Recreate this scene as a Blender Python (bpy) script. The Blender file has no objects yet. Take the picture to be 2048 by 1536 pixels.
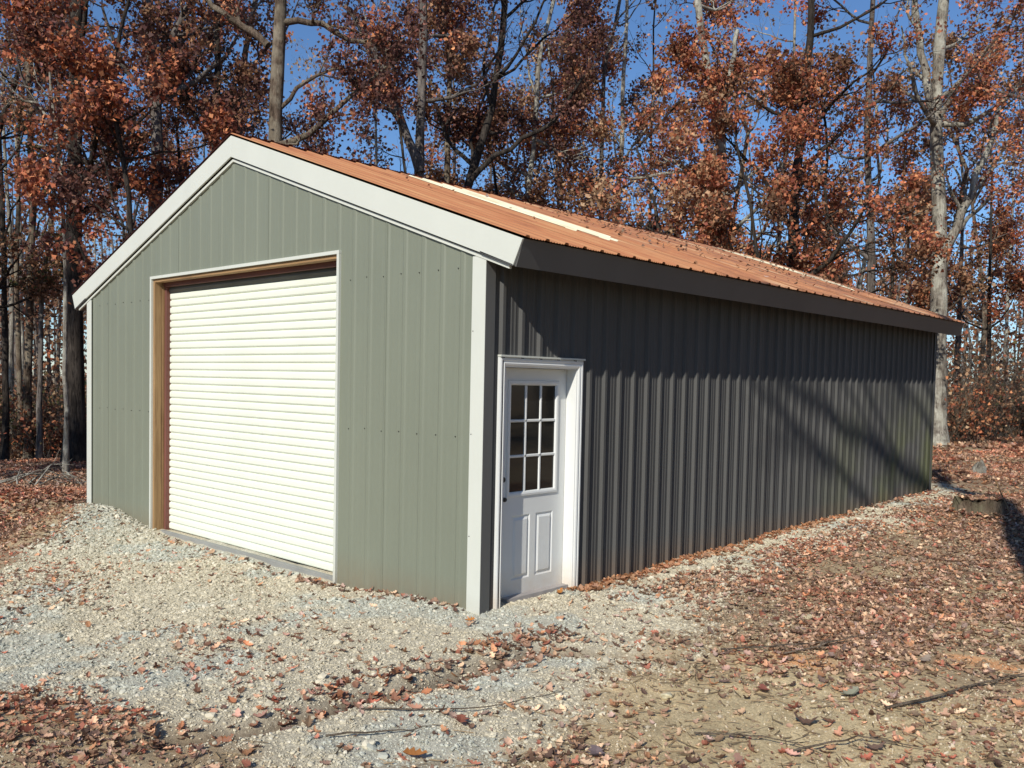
import bpy, math, random
import numpy as np
from mathutils import Vector, Matrix
rng = np.random.default_rng(11)
random.seed(11)
sc = bpy.context.scene

# ------------------------------------------------------------------ camera
FPX, YAW, PITCH, ROLL = 1759.0, -0.7469, -0.0430, 0.0204
CAM = np.array([4.6908, -4.904, 1.8134])
PX, PY = 994.6, 838.8
FW = np.array([math.sin(YAW)*math.cos(PITCH), math.cos(YAW)*math.cos(PITCH), math.sin(PITCH)])
_r = np.array([math.cos(YAW), -math.sin(YAW), 0.0]); _u = np.cross(_r, FW)
RT = math.cos(ROLL)*_r + math.sin(ROLL)*_u
UP = -math.sin(ROLL)*_r + math.cos(ROLL)*_u
cam_d = bpy.data.cameras.new('camera'); cam = bpy.data.objects.new('camera', cam_d)
sc.collection.objects.link(cam)
cam.matrix_world = Matrix(((RT[0], UP[0], -FW[0], CAM[0]), (RT[1], UP[1], -FW[1], CAM[1]),
                           (RT[2], UP[2], -FW[2], CAM[2]), (0, 0, 0, 1)))
cam_d.sensor_fit = 'HORIZONTAL'; cam_d.sensor_width = 36.0
cam_d.lens = FPX/2048*36.0
cam_d.shift_x = -(PX-1024)/2048.0
cam_d.shift_y = (PY-768)/2048.0
cam_d.clip_start = 0.05; cam_d.clip_end = 2000
sc.camera = cam

def at(u, v, D):
    """world point seen at photo pixel (u, v), D metres ahead of the camera"""
    return CAM + (FW + RT*(u-PX)/FPX - UP*(v-PY)/FPX)*D

# ------------------------------------------------------------------ light
SUN = np.array([1.0, -3.19, 2.24]); SUN = SUN/np.linalg.norm(SUN)      # towards the sun
world = bpy.data.worlds.new('World'); sc.world = world; world.use_nodes = True
wn = world.node_tree.nodes; wl = world.node_tree.links
sky = wn.new('ShaderNodeTexSky'); sky.sky_type = 'NISHITA'; sky.sun_disc = False
sky.sun_elevation = math.asin(SUN[2]); sky.sun_rotation = math.atan2(SUN[0], SUN[1])
sky.air_density = 1.0; sky.dust_density = 0.0; sky.ozone_density = 8.0; sky.altitude = 0
bg = wn['Background']; bg.inputs['Strength'].default_value = 0.13
wl.new(sky.outputs[0], bg.inputs['Color'])
sd = bpy.data.lights.new('sun', 'SUN'); sd.energy = 5.0; sd.angle = math.radians(0.5); sd.color = (1.0, 0.95, 0.86)
so = bpy.data.objects.new('sun', sd); sc.collection.objects.link(so)
so.rotation_euler = Vector(SUN).to_track_quat('Z', 'Y').to_euler(); so.location = (20, -40, 40)
sc.view_settings.view_transform = 'Standard'; sc.view_settings.look = 'None'
sc.view_settings.gamma = 1.0; sc.view_settings.use_curve_mapping = False
sc.view_settings.exposure = -0.12
sc.cycles.max_bounces = 6; sc.cycles.diffuse_bounces = 3; sc.cycles.glossy_bounces = 3
sc.cycles.transmission_bounces = 3; sc.cycles.transparent_max_bounces = 8

# ------------------------------------------------------------------ helpers
def link(o, parent=None):
    sc.collection.objects.link(o)
    if parent is not None: o.parent = parent
    return o
def tag(o, label=None, cat=None, group=None, kind=None):
    if label: o['label'] = label
    if cat: o['category'] = cat
    if group: o['group'] = group
    if kind: o['kind'] = kind
    return o
def empty(name, loc=(0, 0, 0), rz=0.0):
    o = bpy.data.objects.new(name, None); o.location = loc; o.rotation_euler = (0, 0, rz)
    o.empty_display_size = 0.2
    return link(o)
def mesh_np(name, V, F, mat=None, smooth=False, col=None):
    """V (n,3), F list of arrays each (m,k)"""
    me = bpy.data.meshes.new(name)
    V = np.asarray(V, dtype=np.float32)
    Fs = [np.asarray(f, dtype=np.int32) for f in F if len(f)]
    loops = np.concatenate([f.ravel() for f in Fs])
    tot = np.concatenate([np.full(len(f), f.shape[1], np.int32) for f in Fs])
    start = np.concatenate([[0], np.cumsum(tot)[:-1]]).astype(np.int32)
    me.vertices.add(len(V)); me.vertices.foreach_set('co', V.ravel())
    me.loops.add(len(loops)); me.loops.foreach_set('vertex_index', loops)
    me.polygons.add(len(tot)); me.polygons.foreach_set('loop_start', start)
    try: me.polygons.foreach_set('loop_total', tot)
    except Exception: pass
    if smooth: me.polygons.foreach_set('use_smooth', np.ones(len(tot), bool))
    me.update(calc_edges=True)
    if col is not None:
        a = me.color_attributes.new('col', 'FLOAT_COLOR', 'POINT')
        c = np.ones((len(V), 4), np.float32); c[:, :3] = col
        a.data.foreach_set('color', c.ravel())
    if mat is not None: me.materials.append(mat)
    me.validate()
    return me
def obj(name, me, parent=None, **k):
    return tag(link(bpy.data.objects.new(name, me), parent), **k)

class MB:
    def __init__(s): s.v = []; s.f = []
    def add(s, vs, fs):
        b = len(s.v); s.v += [tuple(map(float, p)) for p in vs]; s.f += [tuple(i+b for i in q) for q in fs]
        return s
    def box(s, x0, x1, y0, y1, z0, z1):
        return s.add([(x0,y0,z0),(x1,y0,z0),(x1,y1,z0),(x0,y1,z0),(x0,y0,z1),(x1,y0,z1),(x1,y1,z1),(x0,y1,z1)],
                     [(0,3,2,1),(4,5,6,7),(0,1,5,4),(1,2,6,5),(2,3,7,6),(3,0,4,7)])
    def prism(s, poly, axis, a, b):
        """poly: list of 2-D points, extruded along axis from a to b"""
        def P(p, t):
            return {'x': (t, p[0], p[1]), 'y': (p[0], t, p[1]), 'z': (p[0], p[1], t)}[axis]
        n = len(poly)
        return s.add([P(p, a) for p in poly]+[P(p, b) for p in poly],
                     [tuple(range(n))[::-1], tuple(range(n, 2*n))] + [(i, (i+1) % n, n+(i+1) % n, n+i) for i in range(n)])
    def cyl(s, p0, p1, r, n=8, r1=None):
        p0 = Vector(p0); p1 = Vector(p1); d = (p1-p0).normalized(); r1 = r if r1 is None else r1
        a = d.orthogonal().normalized(); b = d.cross(a)
        vs = [p0+(a*math.cos(2*math.pi*i/n)+b*math.sin(2*math.pi*i/n))*r for i in range(n)]
        vs += [p1+(a*math.cos(2*math.pi*i/n)+b*math.sin(2*math.pi*i/n))*r1 for i in range(n)]
        return s.add(vs, [tuple(range(n))[::-1], tuple(range(n, 2*n))]+[(i, (i+1) % n, n+(i+1) % n, n+i) for i in range(n)])
    def build(s, name, mat, parent=None, warp=None, bevel=0, smooth=False, **k):
        vs = [warp(p) for p in s.v] if warp else s.v
        me = bpy.data.meshes.new(name); me.from_pydata(vs, [], s.f); me.materials.append(mat); me.validate()
        import bmesh
        bm = bmesh.new(); bm.from_mesh(me); bmesh.ops.recalc_face_normals(bm, faces=bm.faces)
        if bevel: bmesh.ops.bevel(bm, geom=list(bm.edges), offset=bevel, segments=1, affect='EDGES')
        bm.to_mesh(me); bm.free()
        if smooth:
            for p in me.polygons: p.use_smooth = True
        return obj(name, me, parent, **k)

# value noise -----------------------------------------------------------
_lat = rng.random((256, 256))
def vnoise(x, y, s=1.0, o=0):
    x = np.asarray(x, float)*s + 37.3*o + 500; y = np.asarray(y, float)*s + 11.7*o + 500
    xi = np.floor(x).astype(int); yi = np.floor(y).astype(int); fx = x-xi; fy = y-yi
    fx = fx*fx*(3-2*fx); fy = fy*fy*(3-2*fy)
    g = lambda i, j: _lat[i & 255, j & 255]
    return (g(xi,yi)*(1-fx)+g(xi+1,yi)*fx)*(1-fy)+(g(xi,yi+1)*(1-fx)+g(xi+1,yi+1)*fx)*fy
def fbm(x, y, s=1.0, n=4, o=0):
    r = 0; a = .5
    for k in range(n): r = r+a*vnoise(x, y, s*2**k, o+k*3); a *= .5
    return r/(1-.5**n)
def sstep(a, b, x):
    t = np.clip((np.asarray(x, float)-a)/(b-a), 0, 1); return t*t*(3-2*t)
def seg_dist(x, y, pts):
    d = np.full(np.shape(x), 1e9)
    for (ax, ay), (bx, by) in zip(pts[:-1], pts[1:]):
        vx, vy = bx-ax, by-ay; t = np.clip(((x-ax)*vx+(y-ay)*vy)/(vx*vx+vy*vy), 0, 1)
        d = np.minimum(d, np.hypot(x-ax-t*vx, y-ay-t*vy))
    return d

# ------------------------------------------------------------------ materials
def mat_new(name):
    m = bpy.data.materials.new(name); m.use_nodes = True
    nt = m.node_tree; b = nt.nodes['Principled BSDF']
    return m, nt, b
def N(nt, t, **k):
    n = nt.nodes.new(t)
    for a, v in k.items():
        if a.startswith('i_'): n.inputs[a[2:].replace('_', ' ')].default_value = v
        else: setattr(n, a, v)
    return n
def ramp(nt, fac, stops):
    r = nt.nodes.new('ShaderNodeValToRGB'); e = r.color_ramp.elements
    while len(e) > 1: e.remove(e[-1])
    e[0].position = stops[0][0]; e[0].color = (*stops[0][1], 1)
    for p, c in stops[1:]:
        q = e.new(p); q.color = (*c, 1)
    nt.links.new(fac, r.inputs['Fac']); return r
def noise(nt, scale, detail=4, rough=.55, vec=None, dist=0.0):
    n = N(nt, 'ShaderNodeTexNoise'); n.inputs['Scale'].default_value = scale
    n.inputs['Detail'].default_value = detail; n.inputs['Roughness'].default_value = rough
    n.inputs['Distortion'].default_value = dist
    if vec is not None: nt.links.new(vec, n.inputs['Vector'])
    return n
def coords(nt, scale=(1, 1, 1)):
    g = N(nt, 'ShaderNodeNewGeometry'); m = N(nt, 'ShaderNodeMapping'); m.inputs['Scale'].default_value = scale
    nt.links.new(g.outputs['Position'], m.inputs['Vector']); return m.outputs[0]
def bump(nt, b, h, strength=.3, dist=.01):
    n = N(nt, 'ShaderNodeBump'); n.inputs['Strength'].default_value = strength; n.inputs['Distance'].default_value = dist
    nt.links.new(h, n.inputs['Height']); nt.links.new(n.outputs[0], b.inputs['Normal'])
def painted(name, c, rough=.45, var=.08, dirt=None, metal=0.0, bstr=.05, spec=.4):
    m, nt, b = mat_new(name)
    n = noise(nt, 1.7, 5, .6, coords(nt, (1, 1, .35)))
    c2 = tuple(x*(1-var) for x in c); c1 = tuple(min(1, x*(1+var)) for x in c)
    r = ramp(nt, n.outputs[0], [(.3, c2), (.7, c1)])
    out = r.outputs[0]
    if dirt:
        g = N(nt, 'ShaderNodeNewGeometry'); s = N(nt, 'ShaderNodeSeparateXYZ'); nt.links.new(g.outputs['Position'], s.inputs[0])
        mr = N(nt, 'ShaderNodeMapRange'); mr.inputs['From Min'].default_value = dirt[1]; mr.inputs['From Max'].default_value = dirt[2]
        mr.inputs['To Min'].default_value = 1; mr.inputs['To Max'].default_value = 0
        nt.links.new(s.outputs['Z'], mr.inputs['Value'])
        n2 = noise(nt, 9, 5, .7, coords(nt))
        mu = N(nt, 'ShaderNodeMath', operation='MULTIPLY'); nt.links.new(mr.outputs[0], mu.inputs[0]); nt.links.new(n2.outputs[0], mu.inputs[1])
        mx = N(nt, 'ShaderNodeMixRGB'); nt.links.new(mu.outputs[0], mx.inputs[0]); nt.links.new(out, mx.inputs[1]); mx.inputs[2].default_value = (*dirt[0], 1)
        out = mx.outputs[0]
    nt.links.new(out, b.inputs['Base Color'])
    b.inputs['Roughness'].default_value = rough; b.inputs['Metallic'].default_value = metal
    b.inputs['Specular IOR Level'].default_value = spec
    n3 = noise(nt, 3.0, 2, .5, coords(nt)); bump(nt, b, n3.outputs[0], bstr*2.2, .03)
    return m
M = {}
M['siding'] = painted('sage_painted_steel', (.196, .212, .160), .42, .05, dirt=((.22, .15, .09), -.15, .25))
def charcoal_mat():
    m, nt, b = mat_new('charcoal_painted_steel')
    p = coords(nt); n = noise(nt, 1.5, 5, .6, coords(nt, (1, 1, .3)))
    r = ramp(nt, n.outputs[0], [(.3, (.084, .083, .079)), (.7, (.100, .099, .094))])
    # patchy green tint low on the far third of the wall
    g = N(nt, 'ShaderNodeNewGeometry'); s = N(nt, 'ShaderNodeSeparateXYZ'); nt.links.new(g.outputs['Position'], s.inputs[0])
    my = N(nt, 'ShaderNodeMapRange'); my.inputs['From Min'].default_value = 5.5; my.inputs['From Max'].default_value = 9.5; nt.links.new(s.outputs['Y'], my.inputs['Value'])
    mz = N(nt, 'ShaderNodeMapRange'); mz.inputs['From Min'].default_value = 1.9; mz.inputs['From Max'].default_value = .9; nt.links.new(s.outputs['Z'], mz.inputs['Value'])
    n2 = noise(nt, .9, 4, .6, p); r2 = ramp(nt, n2.outputs[0], [(.42, (0, 0, 0)), (.6, (.8, .8, .8))])
    m1 = N(nt, 'ShaderNodeMath', operation='MULTIPLY'); nt.links.new(my.outputs[0], m1.inputs[0]); nt.links.new(mz.outputs[0], m1.inputs[1])
    m2 = N(nt, 'ShaderNodeMath', operation='MULTIPLY'); nt.links.new(m1.outputs[0], m2.inputs[0]); nt.links.new(r2.outputs[0], m2.inputs[1])
    mx = N(nt, 'ShaderNodeMixRGB'); nt.links.new(m2.outputs[0], mx.inputs[0]); nt.links.new(r.outputs[0], mx.inputs[1]); mx.inputs[2].default_value = (.095, .105, .05, 1)
    # reddish mud splash near the ground
    ms = N(nt, 'ShaderNodeMapRange'); ms.inputs['From Min'].default_value = .02; ms.inputs['From Max'].default_value = .32; ms.inputs['To Min'].default_value = 1; ms.inputs['To Max'].default_value = 0
    nt.links.new(s.outputs['Z'], ms.inputs['Value']); n3 = noise(nt, 11, 5, .7, p)
    m3 = N(nt, 'ShaderNodeMath', operation='MULTIPLY'); nt.links.new(ms.outputs[0], m3.inputs[0]); nt.links.new(n3.outputs[0], m3.inputs[1])
    mx2 = N(nt, 'ShaderNodeMixRGB'); nt.links.new(m3.outputs[0], mx2.inputs[0]); nt.links.new(mx.outputs[0], mx2.inputs[1]); mx2.inputs[2].default_value = (.16, .10, .06, 1)
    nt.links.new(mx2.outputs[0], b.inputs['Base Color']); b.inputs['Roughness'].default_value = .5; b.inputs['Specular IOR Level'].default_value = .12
    n4 = noise(nt, 2.2, 3, .5, coords(nt, (1, 1, .5))); bump(nt, b, n4.outputs[0], .12, .03)
    return m
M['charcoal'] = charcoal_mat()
M['dark_trim'] = painted('charcoal_trim_steel', (.115, .115, .11), .45, .06, spec=.2)
M['trim'] = painted('pale_trim_steel', (.60, .615, .545), .4, .03, dirt=((.35, .28, .2), -.15, .15))
M['curtain'] = painted('ivory_door_steel', (.76, .79, .67), .45, .03)
M['white'] = painted('white_door_paint', (.72, .73, .70), .4, .03, dirt=((.5, .32, .16), -.1, .3))
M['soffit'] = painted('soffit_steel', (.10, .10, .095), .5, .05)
M['galv'] = painted('galvanised_steel', (.20, .22, .19), .4, .15, metal=.4)
M['bar'] = painted('grey_bottom_bar', (.27, .27, .25), .6, .2)
M['rusty_track'] = painted('primer_red_track', (.16, .06, .045), .55, .2)
M['dark'] = painted('black_metal', (.02, .02, .02), .4, .1)
M['screw'] = painted('screw_metal', (.10, .10, .085), .35, .1, metal=.5)
M['concrete'] = painted('concrete_sill', (.36, .33, .31), .85, .18, bstr=.3)
M['interior'] = painted('interior_lining', (.10, .09, .08), .8, .1)

def wood_mat(name, ca, cb, axis=2):
    m, nt, b = mat_new(name)
    s = [26, 26, 26]; s[axis] = 1.6
    n = noise(nt, 1.0, 6, .65, coords(nt, tuple(s)), .6)
    r = ramp(nt, n.outputs[0], [(.3, ca), (.62, cb)]); nt.links.new(r.outputs[0], b.inputs['Base Color'])
    b.inputs['Roughness'].default_value = .75; bump(nt, b, n.outputs[0], .4, .004); return m
M['lumber'] = wood_mat('weathered_pine_lumber', (.20, .11, .045), (.36, .22, .10))
M['lumber_h'] = wood_mat('header_pine_lumber', (.20, .11, .045), (.36, .22, .10), 0)

def roof_mat(name, ca, cb, cc):
    m, nt, b = mat_new(name)
    n = noise(nt, 1.0, 8, .7, coords(nt, (.7, 14, .7)), .3)
    r = ramp(nt, n.outputs[0], [(.30, ca), (.44, cb), (.56, tuple((p+q)/2 for p, q in zip(cb, cc))), (.68, cc)])
    n2 = noise(nt, 2.3, 6, .7, coords(nt, (.6, 1.2, .6)))
    r2 = ramp(nt, n2.outputs[0], [(.44, (0, 0, 0)), (.58, (1, 1, 1))])
    mx = N(nt, 'ShaderNodeMixRGB'); mx.inputs[0].default_value = 0
    mu = N(nt, 'ShaderNodeMath', operation='MULTIPLY'); mu.inputs[1].default_value = .8
    # dark red-brown mottling gathers towards the far end of the roof (world y)
    g = N(nt, 'ShaderNodeNewGeometry'); s = N(nt, 'ShaderNodeSeparateXYZ'); nt.links.new(g.outputs['Position'], s.inputs[0])
    mr = N(nt, 'ShaderNodeMapRange'); mr.inputs['From Min'].default_value = 1.5; mr.inputs['From Max'].default_value = 7
    nt.links.new(s.outputs['Y'], mr.inputs['Value'])
    nt.links.new(r2.outputs[0], mu.inputs[0])
    m3 = N(nt, 'ShaderNodeMath', operation='MULTIPLY'); nt.links.new(mu.outputs[0], m3.inputs[0]); nt.links.new(mr.outputs[0], m3.inputs[1])
    nt.links.new(m3.outputs[0], mx.inputs[0]); nt.links.new(r.outputs[0], mx.inputs[1]); mx.inputs[2].default_value = (.22, .095, .06, 1)
    # pale chalky streaks running down the slope, more of them towards the far end
    n6 = noise(nt, 1.0, 4, .6, coords(nt, (.5, 7, .5))); r6 = ramp(nt, n6.outputs[0], [(.60, (0, 0, 0)), (.66, (.75, .75, .75))])
    m6 = N(nt, 'ShaderNodeMath', operation='MULTIPLY'); nt.links.new(r6.outputs[0], m6.inputs[0]); nt.links.new(mr.outputs[0], m6.inputs[1])
    mx6 = N(nt, 'ShaderNodeMixRGB'); nt.links.new(m6.outputs[0], mx6.inputs[0]); nt.links.new(mx.outputs[0], mx6.inputs[1]); mx6.inputs[2].default_value = (.66, .50, .30, 1)
    nt.links.new(mx6.outputs[0], b.inputs['Base Color'])
    b.inputs['Roughness'].default_value = .55; bump(nt, b, n.outputs[0], .2, .004)
    return m
M['roof'] = roof_mat('rust_orange_roofing', (.22, .085, .04), (.42, .165, .068), (.50, .25, .11))
M['skylight'] = roof_mat('cream_roofing', (.50, .42, .24), (.76, .70, .48), (.86, .82, .62))
M['roof_red'] = painted('dark_red_steel', (.13, .04, .035), .5, .2)

def glass_mat():
    m, nt, b = mat_new('window_glass')
    b.inputs['Base Color'].default_value = (.015, .016, .015, 1); b.inputs['Roughness'].default_value = .05
    b.inputs['Specular IOR Level'].default_value = .6; b.inputs['Transmission Weight'].default_value = .0
    n = noise(nt, 4, 2, .5, coords(nt)); bump(nt, b, n.outputs[0], .04, .01)
    return m
M['glass'] = glass_mat()

def bark_mat(name, ca, cb, lichen=None):
    m, nt, b = mat_new(name)
    n = noise(nt, 1.0, 8, .75, coords(nt, (17, 17, 2.6)), 1.2)
    r = ramp(nt, n.outputs[0], [(.40, ca), (.50, tuple((p+2*q)/3 for p, q in zip(ca, cb))), (.62, cb)]); out = r.outputs[0]
    if lichen:
        n2 = noise(nt, 2.2, 5, .65, coords(nt))
        r2 = ramp(nt, n2.outputs[0], [(.46, (0, 0, 0)), (.58, (1, 1, 1))])
        mx = N(nt, 'ShaderNodeMixRGB'); nt.links.new(r2.outputs[0], mx.inputs[0]); nt.links.new(out, mx.inputs[1]); mx.inputs[2].default_value = (*lichen, 1)
        out = mx.outputs[0]
    nt.links.new(out, b.inputs['Base Color']); b.inputs['Roughness'].default_value = .9
    b.inputs['Specular IOR Level'].default_value = .15
    n5 = noise(nt, 1.0, 5, .6, coords(nt, (5, 5, 1.3)), .8); r5 = ramp(nt, n5.outputs[0], [(.34, (.55, .52, .5)), (.62, (1.12, 1.12, 1.12))])
    m5 = N(nt, 'ShaderNodeMixRGB', blend_type='MULTIPLY'); m5.inputs[0].default_value = 1; nt.links.new(out, m5.inputs[1]); nt.links.new(r5.outputs[0], m5.inputs[2])
    nt.links.new(m5.outputs[0], b.inputs['Base Color'])
    bump(nt, b, n.outputs[0], 1.0, .06); return m
M['bark_dark'] = bark_mat('dark_oak_bark', (.022, .018, .015), (.09, .075, .062))
M['bark_brown'] = bark_mat('brown_oak_bark', (.06, .042, .03), (.22, .165, .12), (.27, .23, .17))
M['bark_grey'] = bark_mat('grey_bark', (.08, .07, .062), (.26, .23, .205))
M['bark_pale'] = bark_mat('pale_lichen_bark', (.14, .12, .10), (.40, .37, .31), (.50, .49, .41))

def leaf_mat(name, atype='GEOMETRY', trans=.3, rough=.6):
    m, nt, b = mat_new(name)
    a = N(nt, 'ShaderNodeAttribute'); a.attribute_type = atype; a.attribute_name = 'col'
    nt.links.new(a.outputs['Color'], b.inputs['Base Color']); b.inputs['Roughness'].default_value = rough
    b.inputs['Specular IOR Level'].default_value = .12
    if trans:
        t = N(nt, 'ShaderNodeBsdfTranslucent'); nt.links.new(a.outputs['Color'], t.inputs['Color'])
        mx = N(nt, 'ShaderNodeMixShader'); mx.inputs[0].default_value = trans
        out = nt.nodes['Material Output']
        nt.links.new(b.outputs[0], mx.inputs[1]); nt.links.new(t.outputs[0], mx.inputs[2]); nt.links.new(mx.outputs[0], out.inputs['Surface'])
    return m
M['leaf'] = leaf_mat('autumn_leaf'); M['litter'] = leaf_mat('fallen_leaf', 'INSTANCER', .15)
M['stone'] = leaf_mat('crushed_stone', 'INSTANCER', 0, .85)
def attr_mat(name):
    m, nt, b = mat_new(name)
    a = N(nt, 'ShaderNodeAttribute'); a.attribute_name = 'col'
    n = noise(nt, 30, 5, .7, coords(nt)); mu = N(nt, 'ShaderNodeMixRGB', blend_type='MULTIPLY'); mu.inputs[0].default_value = 1
    r = ramp(nt, n.outputs[0], [(.3, (.6, .6, .6)), (.7, (1.25, 1.25, 1.25))])
    nt.links.new(a.outputs['Color'], mu.inputs[1]); nt.links.new(r.outputs[0], mu.inputs[2]); nt.links.new(mu.outputs[0], b.inputs['Base Color'])
    b.inputs['Roughness'].default_value = .9; bump(nt, b, n.outputs[0], .5, .01); return m
M['twig'] = bark_mat('dry_twig_bark', (.13, .10, .075), (.34, .27, .20))
M['rock'] = attr_mat('pale_rock')

def ground_mat():
    m, nt, b = mat_new('ground_soil')
    a = N(nt, 'ShaderNodeAttribute'); a.attribute_name = 'col'
    p = coords(nt)
    n1 = noise(nt, 55, 6, .75, p); n2 = noise(nt, 7, 6, .7, p)
    r1 = ramp(nt, n1.outputs[0], [(.30, (.55, .52, .48)), (.5, (1, 1, 1)), (.72, (1.4, 1.38, 1.32))])
    r2 = ramp(nt, n2.outputs[0], [(.3, (.78, .76, .74)), (.7, (1.15, 1.15, 1.15))])
    m1 = N(nt, 'ShaderNodeMixRGB', blend_type='MULTIPLY'); m1.inputs[0].default_value = 1
    m2 = N(nt, 'ShaderNodeMixRGB', blend_type='MULTIPLY'); m2.inputs[0].default_value = 1
    nt.links.new(a.outputs['Color'], m1.inputs[1]); nt.links.new(r1.outputs[0], m1.inputs[2])
    nt.links.new(m1.outputs[0], m2.inputs[1]); nt.links.new(r2.outputs[0], m2.inputs[2])
    nt.links.new(m2.outputs[0], b.inputs['Base Color']); b.inputs['Roughness'].default_value = .95
    b.inputs['Specular IOR Level'].default_value = .1
    n3 = noise(nt, 38, 8, .8, p); bump(nt, b, n3.outputs[0], .8, .014)
    return m
M['ground'] = ground_mat()

# ------------------------------------------------------------------ ground
W, L = 7.26, 10.94
DITCH = [(1.6, .15), (.85, -.35), (.82, -.93), (.86, -1.36), (.8, -1.66), (.79, -2.07), (.74, -2.41), (.6, -2.8)]
def height(x, y, fine=True):
    x = np.asarray(x, float); y = np.asarray(y, float)
    h = .011*np.clip(y, 0, 12) + .004*np.clip(y-12, 0, 60)
    # pad in front of the gable sinks a little towards the roll-up door
    front = sstep(.6, -.2, y)
    h = h - front*(.115*sstep(-.3, -2.2, x))
    h = h + .24*np.exp(-((x+6.6)**2/1.3+(y+.3)**2/.7))*front
    # edge of the gravel pad: ground drops away to the left of it
    s = -((x+7.25)*(-.555)+(y+.0)*(-.83))          # signed distance from the line (-7.25,0)-(-4.3,-2.05)
    s = ((x+7.25)*(-.571)+(y)*(-.821))
    beyond = np.where(x < -7.2, np.maximum(s, (-7.45-x)), s)
    beyond = np.where((x >= -7.2), s, beyond)
    h = h - .42*sstep(0, 1.6, beyond)*sstep(-2.5, -4.5, x) - .004*np.clip(-x-10, 0, 60)
    d = seg_dist(x, y, DITCH); h = h - .10*np.exp(-(d/.10)**2)*(.7+.6*vnoise(x, y, 3, 8))
    h = h + .07*np.exp(-((x-1.3)**2+(y-8.3)**2)/.5)
    wild = sstep(1.0, 4, np.maximum(np.abs(x+3.6)-4, np.abs(y-5.5)-6.5))
    h = h + (fbm(x, y, .25, 3)-.5)*.5*wild + (fbm(x, y, 1.3, 3, 2)-.5)*.07
    if fine: h = h + (fbm(x, y, 7, 3, 5)-.5)*.035
    return h
GP = [(-3.9,-2.5),(-1.5,-3.4),(-.55,-3.3),(.15,-3.0),(.75,-2.85),(1.1,-2.7),(1.64,-2.23),(1.83,-1.75),(1.77,-.83),(1.62,-.08),(1.17,.81),(1.08,2.36),(.87,4.51),(.5,11.05),(-.1,12.4),(-1,11.2),(-7.3,11),(-7.6,0.2)]
def inside(x, y, P):
    c = np.zeros(np.shape(x), bool)
    for (ax, ay), (bx, by) in zip(P, P[1:]+P[:1]):
        t = ((ay > y) != (by > y)) & (x < (bx-ax)*(y-ay)/((by-ay) if by != ay else 1e-9)+ax); c ^= t
    return c
def gravel_mask(x, y):
    d = seg_dist(x, y, GP+GP[:1]); sd = np.where(inside(x, y, GP), d, -d)
    sd = sd + (fbm(x, y, 1.8, 4, 9)-.5)*.9
    return sstep(-.22, .22, sd)
def leafy(x, y):
    g = gravel_mask(x, y)
    far = sstep(.2, 1.4, seg_dist(x, y, GP+GP[:1])*(1-inside(x, y, GP)*2))
    # bare dirt patch near the camera, lower right
    dirt = np.exp(-(((x-2.95)/1.6)**2+((y+.45)/1.45)**2)**2)
    patch = sstep(.36, .6, fbm(x, y, 1.1, 4, 21))
    for ox, oy, rx, ry in ((2.36, .62, .30, .14), (3.25, 1.42, .36, .2)): dirt = np.maximum(dirt, np.exp(-(((x-ox)/rx)**2+((y-oy)/ry)**2)**2))
    d = (1-g)*(.35+.65*far)*(1-.88*dirt)*(.25+.75*patch)
    d = d + g*sstep(.25, .6, x)*sstep(.8, 2.2, y)*sstep(.30, .55, fbm(x, y, 1.7, 4, 83))*.55
    return np.clip(d + g*(.012*(1+3*patch)+.16*sstep(-1.6, -3.0, y+.25*x)*patch), 0, 1), dirt, g
def ground_col(x, y):
    lf, dirt, g = leafy(x, y)
    c_leaf = np.array([.36, .265, .175]); c_dirt = np.array([.70, .565, .335]); c_grav = np.array([.58, .53, .40])
    c_blue = np.array([.50, .51, .44]); c_or = np.array([.85, .40, .18])
    c = c_leaf[None]+0*x[:, None]
    k = sstep(.35, .65, fbm(x, y, .9, 4, 31))[:, None]
    c = c*(1-.45*k)+c_dirt*.8*.45*k
    c = c*(1-dirt[:, None])+(c_dirt*(.75+.35*fbm(x, y, 2.2, 4, 3)[:, None]))*dirt[:, None]
    b = sstep(.56, .66, fbm(x, y, 1.5, 4, 44))[:, None]*.5
    gc = c_grav*(1-b)+c_blue*b
    c = c*(1-g[:, None])+gc*g[:, None]
    for ox, oy, rx, ry in ((2.36, .62, .30, .13), (3.25, 1.42, .34, .18)):
        o = sstep(.9, .3, ((x-ox)/rx)**2+((y-oy)/ry)**2+(fbm(x, y, 6, 3, 50)-.5)*.9)[:, None]*.8; c = c*(1-o)+c_or*o
    dt = np.exp(-(seg_dist(x, y, DITCH)/.12)**2)[:, None]*.9; c = c*(1-dt)+np.array([.15, .105, .07])*dt
    return c
def spaced(lo, hi, step, far0, far1, g=1.13):
    a = list(np.arange(lo, hi+1e-6, step)); s = step
    while a[-1] < far1: s *= g; a.append(a[-1]+s)
    s = step
    while a[0] > far0: s *= g; a.insert(0, a[0]-s)
    return np.array(a)
gx = spaced(-8.5, 5.2, .045, -600, 600); gy = spaced(-5.0, 12.5, .06, -600, 700)
X, Y = np.meshgrid(gx, gy); xf, yf = X.ravel(), Y.ravel(); Z = height(xf, yf)
nx, ny = len(gx), len(gy); idx = np.arange(nx*ny).reshape(ny, nx)
F = np.stack([idx[:-1, :-1], idx[:-1, 1:], idx[1:, 1:], idx[1:, :-1]], -1).reshape(-1, 4)
gme = mesh_np('ground', np.stack([xf, yf, Z], -1), [F], M['ground'], True, ground_col(xf, yf))
obj('ground', gme, kind='structure', label='rough ground of crushed stone, bare dirt and leaf litter around the barn')
def gz(x, y): return float(height(np.array([x]), np.array([y]))[0])

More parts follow.
